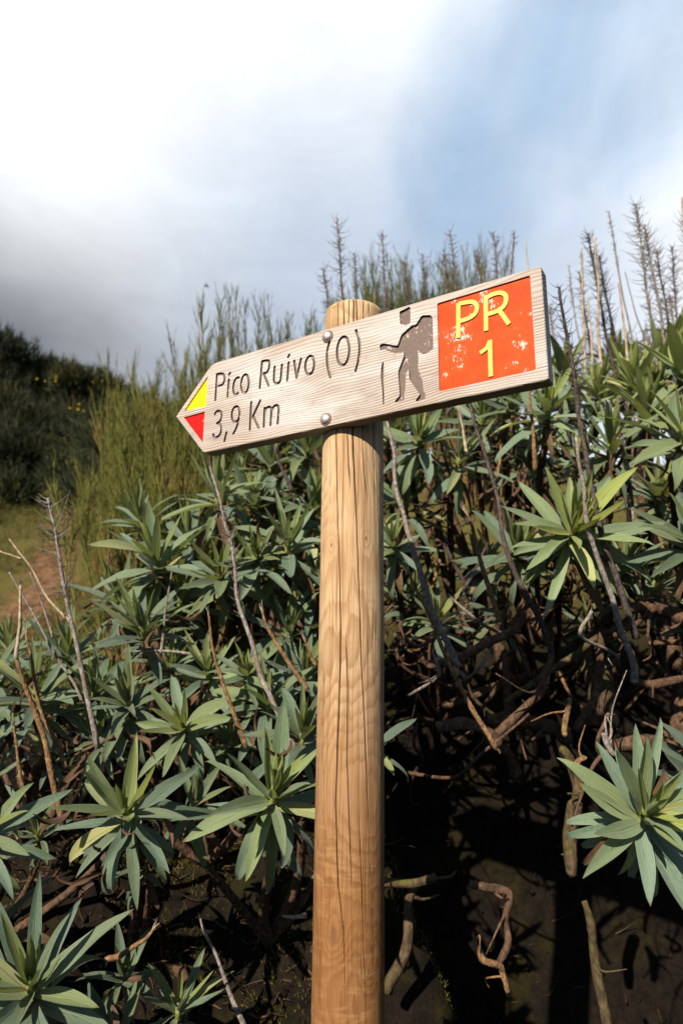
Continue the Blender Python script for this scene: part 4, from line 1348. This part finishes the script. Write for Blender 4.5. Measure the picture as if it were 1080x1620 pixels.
limb('K', [(945, 1150), (948, 1090), (946, 1030), (960, 960)], 2.1, .034, .022, 'mossy_bark')
limb('A', [(1100, 1168), (1060, 1170), (1010, 1172), (968, 1180)], 1.55, .014, .012)
limb('A', [(1082, 1220), (1078, 1150), (1080, 1080)], 2.1, .035, .025, 'branch_bark')
limb('A', [(972, 1195), (962, 1178), (955, 1160)], 1.45, .0045, .006, 'grey_stalk')
limb('K', [(905, 1385), (908, 1330), (912, 1270)], 1.95, .013, .017, 'mossy_bark')
limb('K', [(900, 1105), (897, 1130), (895, 1165)], 1.75, .006, .007, 'split_wood')
limb('A', [(923, 1425), (936, 1470), (944, 1530), (962, 1640)], 1.85, .007, .012, 'mossy_bark')
limb('L', [(606, 1398), (650, 1394), (690, 1386)], 1.7, .010, .009, 'mossy_bark')
limb('L', [(656, 1400), (652, 1440), (640, 1490), (612, 1570)], 1.72, .009, .012, 'mossy_bark')
limb('L', [(742, 1398), (775, 1406), (802, 1412), (799, 1450), (798, 1500), (790, 1522)], 1.66, .0085, .007, 'branch_bark')
limb('L', [(746, 1490), (762, 1512), (788, 1526), (796, 1548), (804, 1570)], 1.64, .0085, .005, 'split_wood')
limb('L', [(820, 1230), (800, 1190), (770, 1165)], 2.0, .016, .012, 'branch_bark')
limb('M', [(700, 760), (730, 860), (770, 960), (800, 1060)], 2.45, .014, .022)
limb('M', [(820, 720), (815, 800), (835, 900), (850, 1020)], 2.4, .012, .022)
limb('N', [(1010, 760), (1020, 860), (1040, 960), (1070, 1060)], 2.3, .012, .022)
limb('K', [(980, 1050), (900, 1050), (800, 1080), (700, 1120)], 2.3, .012, .014)
limb('L', [(800, 1040), (802, 1100), (800, 1150)], 2.0, .010, .012)
limb('L', [(690, 830), (700, 900), (730, 1000), (735, 1080)], 2.4, .010, .016)
for _ in range(20):
    a, b = random.uniform(610, 1060), random.uniform(880, 1180)
    c_, l_ = random.uniform(-1.0, 1.0), random.uniform(60, 210)
    yb = random.uniform(1.65, 2.3)
    limb(random.choice('LKM'), [(a, b), (a + c_ * l_ * .35 + random.uniform(-25, 25), b + l_ * .35), (a + c_ * l_ * .75 + random.uniform(-30, 30), b + l_ * .6), (a + c_ * l_ * 1.2, b + l_ * .75 + random.uniform(-40, 40))], [yb, yb, yb + .1, yb + .25], random.uniform(.0022, .0055), random.uniform(.004, .008), random.choice(['branch_bark', 'branch_bark', 'mossy_bark', 'grey_stalk', 'dark_stalk']))
for _ in range(26):
    a, b = random.uniform(620, 1080), random.uniform(680, 1040)
    limb(random.choice('LMK'), [(a, b), (a + random.uniform(-30, 30), b + 50), (a + random.uniform(-60, 60), b + random.uniform(70, 130))], random.uniform(2.1, 2.6), random.uniform(.003, .006), .006, random.choice(['branch_bark', 'split_wood', 'dark_stalk', 'branch_bark']))


# ---------------------------------------------------------------- broom bushes
def broom(label, px, y, top_py, spread, n_stem, key_mat=('broom_foliage', 'broom_tips'), lean=0.12, twigs=34, base_py=None, tl=0.26):
    n_stem, twigs = int(n_stem * 1.25), int(twigs * 1.2)
    b = at(px, 700, y)
    b.z = float(ground_z(b.x, b.y)) - 0.05
    H_ = at(px, top_py, y).z - b.z
    e_ = empty('broom_bush', b)
    tag(e_, label, 'bush', 'broom bushes behind the sign')
    VV, FF, nV = [], [], 0
    VS, FS, nS = [], [], 0
    for k in range(n_stem):
        a = rng.uniform(0, 2 * np.pi)
        rr = spread * math.sqrt(rng.random())
        h = H_ * rng.uniform(0.62, 1.0) * (1 - 0.25 * (rr / spread) ** 2)
        foot = np.array([math.cos(a) * rr * 0.55, math.sin(a) * rr * 0.55, 0])
        tip = np.array([math.cos(a) * rr + rng.normal(0, lean), math.sin(a) * rr + rng.normal(0, lean), h])
        mid = (foot + tip) / 2 + np.append(rng.normal(0, 0.06, 2), 0)
        P = spline([foot, mid, tip], 7)
        V_, F_ = tube(P, (0.008 * H_ / 1.5, 0.0022), 4, 0, False)
        VS.append(V_)
        FS.append(np.array(F_) + nS)
        nS += len(V_)
        m_ = int(twigs * rng.uniform(0.8, 1.2))
        tt = rng.uniform(0.28, 1.0, m_) ** 0.75 * (len(P) - 1)
        i0 = np.minimum(tt.astype(int), len(P) - 2)
        fr = (tt - i0)[:, None]
        C = P[i0] * (1 - fr) + P[i0 + 1] * fr
        T_ = P[i0 + 1] - P[i0]
        T_ /= np.linalg.norm(T_, axis=1)[:, None]
        d = T_ + rand_unit(m_) * rng.uniform(0.2, 0.55, m_)[:, None]
        L_ = tl * rng.uniform(0.4, 1.0, m_) * (1.15 - 0.5 * tt / (len(P) - 1))
        V_, F_ = strands(C, d, L_, np.full(m_, 0.0027), np.array([[0, 0, 0.35]]) * np.ones((m_, 1)), 2, 3, 0.25)
        VV.append(V_)
        FF.append(F_ + nV)
        nV += len(V_)
        # needles on the twigs
        q = m_ * 5
        ix = rng.integers(0, m_, q)
        u = rng.uniform(0.15, 1.0, q)
        dd = d / np.linalg.norm(d, axis=1)[:, None]
        C2 = C[ix] + dd[ix] * (L_[ix] * u)[:, None] + np.array([0, 0, 0.35]) * (L_[ix] * u * u)[:, None]
        d2 = dd[ix] + np.array([0, 0, 0.7]) * u[:, None] + rand_unit(q) * 0.42
        V_, F_ = strands(C2, d2, rng.uniform(0.035, 0.085, q) * tl / 0.26, np.full(q, 0.0021), np.zeros((q, 3)), 1, 3, 0.2)
        VV.append(V_)
        FF.append(F_ + nV)
        nV += len(V_)
    mesh_obj('stems', np.vstack(VS), np.vstack(FS), 'twig_brown', e_)
    o = mesh_obj('foliage', np.vstack(VV), np.vstack(FF), key_mat[0], e_, smooth=False)
    tag(o, kind='stuff')
    return e_


bark('twig_brown', (0.09, 0.06, 0.025), (0.2, 0.135, 0.055), (0.12, 0.10, 0.03), 30, 0.001)
broom('golden olive broom bush left of the sign arrow, lowest and widest of the row', 255, 4.4, 585, 0.38, 85, twigs=30)
broom('golden olive broom bush half hidden behind the arrow tip of the sign', 300, 4.0, 540, 0.36, 70, twigs=30)
broom('tall feathery broom bush rising above the words on the board', 395, 4.6, 466, 0.5, 105, ('broom_tips',), 0.14, 30)
broom('low broom bush beside the footpath at the far left of the row', 205, 5.6, 690, 0.34, 50, twigs=26)
broom('broom bush showing in the gap between the words and the post top', 478, 5.2, 498, 0.36, 60, ('broom_tips',), 0.1, 28)
broom('blue green broom bush just right of the post top', 585, 5.4, 410, 0.36, 70, ('broom_tips',), 0.07, 26, tl=0.34)
broom('thin broom bush above the carved hiker', 660, 5.6, 398, 0.25, 46, ('broom_tips',), 0.07, 26, tl=0.34)
broom('upright broom bush above the left half of the orange panel', 735, 5.4, 388, 0.27, 52, ('broom_tips',), 0.06, 26, tl=0.36)
broom('broom bush topping the orange panel near the right end of the board', 790, 5.6, 385, 0.26, 46, ('broom_tips',), 0.06, 26, tl=0.36)
broom('dense broom bush seen low between the sign arrow and the shrubs', 270, 3.5, 690, 0.34, 60, twigs=28)


# ---------------------------------------------------------------- dark hillside on the left
def tuft_cloud(centers, radii, per, ln, rd, seg=1):
    """needle clumps filling dome shaped bushes"""
    n = len(centers) * per
    c = np.repeat(np.array(centers), per, 0)
    r_ = np.repeat(np.array(radii), per)
    u = rand_unit(n)
    u[:, 2] = np.abs(u[:, 2]) * 1.1 - 0.15
    lump = 1 + 0.35 * np.sin(u[:, 0] * 7 + c[:, 0] * 3) * np.sin(u[:, 1] * 6 + c[:, 1] * 5)
    p = c + u * (r_ * lump * rng.uniform(0.55, 1.0, n) ** 0.5)[:, None] * np.array([1, 1, 1.05])
    d = u * 0.8 + np.array([0, 0, 0.8]) + rand_unit(n) * 0.5
    return strands(p, d, ln * rng.uniform(0.5, 1.2, n), np.full(n, rd), np.zeros((n, 3)), seg, 3, 0.15)


cs, rs = [], []
for _ in range(1500):
    x, y = rng.uniform(-17, -1.0), rng.uniform(8.3, 24)
    if x / y > -0.09 or x / y < -0.95:
        continue
    if y < 9.5 and rng.random() < 0.5:
        continue
    cs.append((x, y, float(ground_z(x, y)) + 0.1))
    rs.append(rng.uniform(0.35, 0.85) * (0.8 + y / 40))
    if len(cs) > 230:
        break
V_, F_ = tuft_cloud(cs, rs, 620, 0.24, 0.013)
cs2, rs2 = [], []
for _ in range(900):     # the same scrub goes on over the added spur and along the slope to the right
    if rng.random() < 0.6:
        x, y = rng.uniform(-26, -5), rng.uniform(3.5, 22)
        if x / y > -0.62:
            continue
    else:
        x, y = rng.uniform(2.2, 16), rng.uniform(2.6, 18)
        if x / y < 0.62:
            continue
    cs2.append((x, y, float(ground_z(x, y)) + 0.05))
    rs2.append(rng.uniform(0.4, 0.9))
V2_, F2_ = tuft_cloud(cs2, rs2, 240, 0.3, 0.02)
F_ = np.vstack([F_, F2_ + len(V_)])
V_ = np.vstack([V_, V2_])
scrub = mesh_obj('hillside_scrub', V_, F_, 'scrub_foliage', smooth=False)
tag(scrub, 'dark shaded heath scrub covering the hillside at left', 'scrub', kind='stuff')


def heath_tree(label, px, py, y, rad, trunk_h):
    top = at(px, py, y)
    gz_ = float(ground_z(top.x, top.y))
    e_ = empty('heath_tree', (top.x, top.y, gz_ - 0.1))
    tag(e_, label, 'tree', 'dark trees on the hill crest')
    cz = top.z - rad * 0.8 - gz_ + 0.1
    cc, rr = [], []
    for k in range(9):
        a = rng.uniform(0, 6.28)
        q = rad * rng.uniform(0.2, 0.75)
        cc.append((math.cos(a) * q, math.sin(a) * q, cz + rad * rng.uniform(-0.5, 0.4)))
        rr.append(rad * rng.uniform(0.35, 0.55))
    V_, F_ = tuft_cloud(cc, rr, 520, 0.2, 0.012)
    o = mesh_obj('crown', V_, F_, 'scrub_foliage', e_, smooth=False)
    tag(o, kind='stuff')
    pl = Pile()
    pl.add(*tube(spline([(0, 0, 0), (0.05, 0.03, cz * 0.5), (0, 0, cz)], 5), (0.09, 0.05), 7, 0.06))
    for q in cc[:5]:
        pl.add(*tube(spline([(0.02, 0, cz * 0.6), (q[0] * 0.5, q[1] * 0.5, cz * 0.8), q], 4), (0.04, 0.012), 5, 0.06))
    pl.build('trunk', 'branch_bark', e_)


heath_tree('tallest dark tree on the hill crest, at the left edge', 12, 535, 15, 1.1, 1.5)
heath_tree('dark rounded tree on the hill crest, right of the tallest one', 78, 570, 15.5, 1.0, 1.2)
heath_tree('small dark tree where the hill crest dips towards the broom', 140, 592, 15, 0.9, 1.0)
heath_tree('dark tree on the crest just left of the broom tops', 190, 618, 16, 0.9, 1.0)
heath_tree('dark bushy tree below the crest beside the footpath', 30, 690, 11, 0.8, 0.6)
# yellow blossom dotted over the scrub
fb = []
for cx_, cy_, yd in ((82, 596, 13.5), (150, 604, 13.5), (118, 642, 12), (70, 700, 11), (95, 597, 13.6), (125, 650, 12), (60, 600, 13.5)):
    for _ in range(2):
        fb.append(tuple(at(cx_ + rng.normal(0, 7), cy_ + rng.normal(0, 4), yd)))
fb = np.array(fb)
V_, F_ = strands(np.repeat(fb, 4, 0), rand_unit(len(fb) * 4), np.full(len(fb) * 4, 0.03), np.full(len(fb) * 4, 0.011), np.zeros((len(fb) * 4, 3)), 1, 3, 0.6)
tag(mesh_obj('gorse_blossom', V_, F_, 'yellow_petal', smooth=False), 'yellow blossom dotted over the dark hillside scrub', 'blossom', kind='stuff')

# ---------------------------------------------------------------- pale bare scrub far right
for (px, py, y, rd, lb) in ((985, 545, 6.6, 0.75, 'greyish pink bare scrub on the skyline behind the dried spikes'), (1062, 535, 7.2, 0.8, 'greyish pink bare scrub touching the right edge of the skyline')):
    c_ = at(px, py, y)
    gz_ = float(ground_z(c_.x, c_.y))
    e_ = empty('bare_bush', (c_.x, c_.y, gz_ - 0.1))
    tag(e_, lb, 'bush')
    h_ = c_.z - gz_ + 0.1
    k = 900
    u = rand_unit(k)
    u[:, 2] = np.abs(u[:, 2]) * 0.7
    p = np.array([0, 0, h_ - rd * 0.7]) + u * rd * rng.uniform(0.5, 1, k)[:, None] * np.array([1.1, 1, 0.8])
    V_, F_ = strands(p, u + rand_unit(k) * 0.6 + np.array([0, 0, .5]), rng.uniform(.08, .25, k), np.full(k, .006), rand_unit(k) * 0.3, 2, 3, .3)
    tag(mesh_obj('twigs', V_, F_, 'twig_grey', e_, smooth=False), kind='stuff')
    pl = Pile()
    for _ in range(26):
        q = rand_unit(1)[0]
        q[2] = abs(q[2])
        pl.add(*tube(spline([(rng.normal(0, .06), rng.normal(0, .06), 0), (q[0] * rd * .3, q[1] * rd * .3, h_ * .5), (q[0] * rd, q[1] * rd, h_ - rd * .7 + q[2] * rd * .6)], 4), (0.02, 0.006), 5, 0, False))
    pl.build('stems', 'twig_grey', e_)

# ---------------------------------------------------------------- grass, moss, litter
n = 46000
x, y = rng.uniform(-6.5, 0.5, n), rng.uniform(2.9, 10.5, n)
keep = (x / y > -0.75) & (x / y < 0.02) & ((fbm(x * 1.1, y * 1.1) > -0.25)) & (np.abs(x + 0.86 + 0.30 * y) + 1.2 * fbm(x * 2, y * 2) > 0.1)
x, y = x[keep], y[keep]
n = len(x)
V_, F_ = strands(np.stack([x, y, ground_z(x, y)], -1), np.stack([rng.normal(0, .45, n), rng.normal(0, .45, n), np.ones(n)], -1), rng.uniform(.05, .2, n), np.full(n, .0035), np.stack([rng.normal(0, .4, n), rng.normal(0, .4, n), -0.2 * np.ones(n)], -1), 2, 3, .15)
tag(mesh_obj('grass', V_, F_, 'meadow_grass', smooth=False), 'yellowish tufts of grass along the footpath at left', 'grass', kind='stuff')

# low leafy herbs by the path
n = 9000
x, y = rng.uniform(-3.6, -0.6, n), rng.uniform(2.6, 5.4, n)
keep = fbm(x * 1.7 + 9, y * 1.7) > 0.05
x, y = x[keep], y[keep]
n = len(x)
V_, F_ = strands(np.stack([x, y, ground_z(x, y)], -1), np.stack([rng.normal(0, .7, n), rng.normal(0, .7, n), np.ones(n)], -1), rng.uniform(.05, .14, n), np.full(n, .009), np.stack([rng.normal(0, .3, n), rng.normal(0, .3, n), -0.4 * np.ones(n)], -1), 2, 3, .1)
tag(mesh_obj('herbs', V_, F_, 'broom_tips', smooth=False), 'low green herbs growing beside the footpath', 'herbs', kind='stuff')

n = 110000
x, y = rng.uniform(-2.2, 2.2, n), rng.uniform(1.55, 2.7, n)
spots = np.zeros(n)
for (px, py, yd, rd) in ((325, 1245, 1.95, .12), (255, 1225, 1.95, .10), (300, 1275, 1.9, .12), (205, 1560, 1.75, .09), (700, 1490, 2.0, .14), (660, 1440, 2.0, .10), (760, 1205, 2.1, .05), (640, 1350, 2.0, .06), (690, 1330, 2.05, .06), (450, 1560, 1.8, .13), (720, 1580, 1.95, .12), (330, 1480, 1.85, .06), (120, 1130, 2.2, .12), (490, 1400, 1.9, .1)):
    q = at(px, py, yd)
    spots = np.maximum(spots, np.exp(-(((x - q.x) ** 2 + (y - q.y) ** 2) / rd ** 2)))
keep = (spots + 0.35 * fbm(x * 9, y * 9)) > 0.42
x, y = x[keep], y[keep]
n = len(x)
V_, F_ = strands(np.stack([x, y, ground_z(x, y) - .004], -1), np.stack([rng.normal(0, .6, n), rng.normal(0, .6, n) - .5, np.ones(n)], -1), rng.uniform(.005, .014, n), np.full(n, .0022), np.zeros((n, 3)), 1, 3, .2)
tag(mesh_obj('moss', V_, F_, 'moss_tuft', smooth=False), 'yellow green moss patches on the dark earth bank', 'moss', kind='stuff')

n = 16000
x, y = rng.uniform(-2.3, 2.4, n), rng.uniform(1.5, 3.2, n)
keep = rng.random(n) < np.where(x < 0, 0.9, 0.12)
x, y = x[keep], y[keep]
n = len(x)
V_, F_ = strands(np.stack([x, y, ground_z(x, y) + .006], -1), np.stack([rng.normal(0, 1, n), rng.normal(0, 1, n), rng.normal(0.15, .3, n)], -1), rng.uniform(.015, .06, n), rng.uniform(.0015, .005, n), np.stack([rng.normal(0, .4, n), rng.normal(0, .4, n), rng.normal(.1, .4, n)], -1), 3, 3, .25)
tag(mesh_obj('leaf_litter', V_, F_, 'dry_litter', smooth=False), 'dry brown leaf litter and twig bits scattered on the bank', 'litter', kind='stuff')

# crumbs of earth and small stones
n = 5200
x, y = rng.uniform(-2.2, 2.4, n), rng.uniform(1.45, 3.3, n)
r_ = 0.004 + 0.022 * rng.random(n) ** 4
c_ = np.stack([x, y, ground_z(x, y) + r_ * 0.3], -1)
oct_v = np.array([(1, 0, 0), (-1, 0, 0), (0, 1, 0), (0, -1, 0), (0, 0, 1), (0, 0, -1)], float)
oct_f = np.array([(0, 2, 4), (2, 1, 4), (1, 3, 4), (3, 0, 4), (2, 0, 5), (1, 2, 5), (3, 1, 5), (0, 3, 5)])
V_ = c_[:, None, :] + oct_v[None] * r_[:, None, None] * rng.uniform(0.5, 1.2, (n, 6, 1)) + rng.normal(0, 0.25, (n, 6, 3)) * r_[:, None, None]
F_ = (np.arange(n)[:, None, None] * 6 + oct_f[None]).reshape(-1, 3)
tag(mesh_obj('earth_crumbs', V_.reshape(-1, 3), F_, 'earth'), 'dark crumbs of earth and small stones on the bank', 'soil', kind='stuff')

# withered leaves hanging under the living rosettes
for key, cnt in (('L', 240), ('M', 220), ('K', 120), ('N', 110), ('I', 130), ('H', 110), ('J', 90), ('G', 70), ('O', 80), ('A', 22), ('B', 16), ('C', 26), ('D', 16)):
    s = SHRUBS[key]
    me_parts_V, me_parts_F, nV = [], [], 0
    for _ in range(cnt):
        src = random.choice(DRY)
        co = np.array([tuple(q.co) for q in src.vertices])
        q = random.choice(s['tips'])
        tgt = s['o'].location
        f_ = random.uniform(0.03, 0.22)
        p = np.array(q.lerp(tgt, f_)) + rng.normal(0, 0.03 + 0.2 * f_, 3)
        d = Vector((random.gauss(0, .6), random.gauss(0, .6), -0.7)).normalized()
        M_ = np.array(d.to_track_quat('Y', 'Z').to_matrix()) @ np.array(Matrix.Rotation(random.uniform(0, 6.28), 3, 'Y'))
        co = (co @ M_.T) * random.uniform(.04, .095) + p
        me_parts_V.append(co)
        me_parts_F.append(np.array([tuple(pp.vertices) for pp in src.polygons]) + nV)
        nV += len(co)
    o = mesh_obj('withered_leaves', np.vstack(me_parts_V) - np.array(s['o'].location), np.vstack(me_parts_F), 'dry_litter', s['o'])
    tag(o, kind='stuff')

# ---------------------------------------------------------------- a bird far off
bp = at(326, 453, 14)
bird = empty('bird', bp)
tag(bird, 'tiny dark bird flying in the grey cloud left of the post', 'bird')
m, t = material('dark_feather')
finish(t, t.mix(t.noise(t.n('ShaderNodeTexCoord').outputs['Object'], 40, 2), (0.02, 0.02, 0.022), (0.05, 0.045, 0.04)), 0.7, 0.2)
MAT['feather'] = m
V_, F_ = tube(spline([(-.055, 0, .012), (-.045, 0, .016), (-.02, 0, .006), (.02, 0, 0), (.05, 0, .004), (.075, 0, .006)], 3), np.interp(np.linspace(0, 1, 16), [0, .12, .25, .5, .8, 1], [.002, .009, .013, .016, .008, .004]), 8)
V2, F2 = [], []
for s_ in (-1, 1):
    b = len(V2)
    V2 += [(-.015, s_ * .008, .008), (.02, s_ * .008, .008), (.0, s_ * .05, .03), (.03, s_ * .05, .028), (.035, s_ * .1, .022), (.045, s_ * .1, .02), (-.012, s_ * .03, .018), (-.015, s_ * .008, .012), (.02, s_ * .008, .011), (0, s_ * .05, .033)]
    F2 += [(b, b + 1, b + 3, b + 2), (b + 2, b + 3, b + 5, b + 4), (b + 7, b + 8, b + 3, b + 9)]
nb = len(V_)
mesh_obj('body', np.vstack([V_, V2]), list(F_) + [tuple(q + nb for q in f_) for f_ in F2], 'feather', bird)
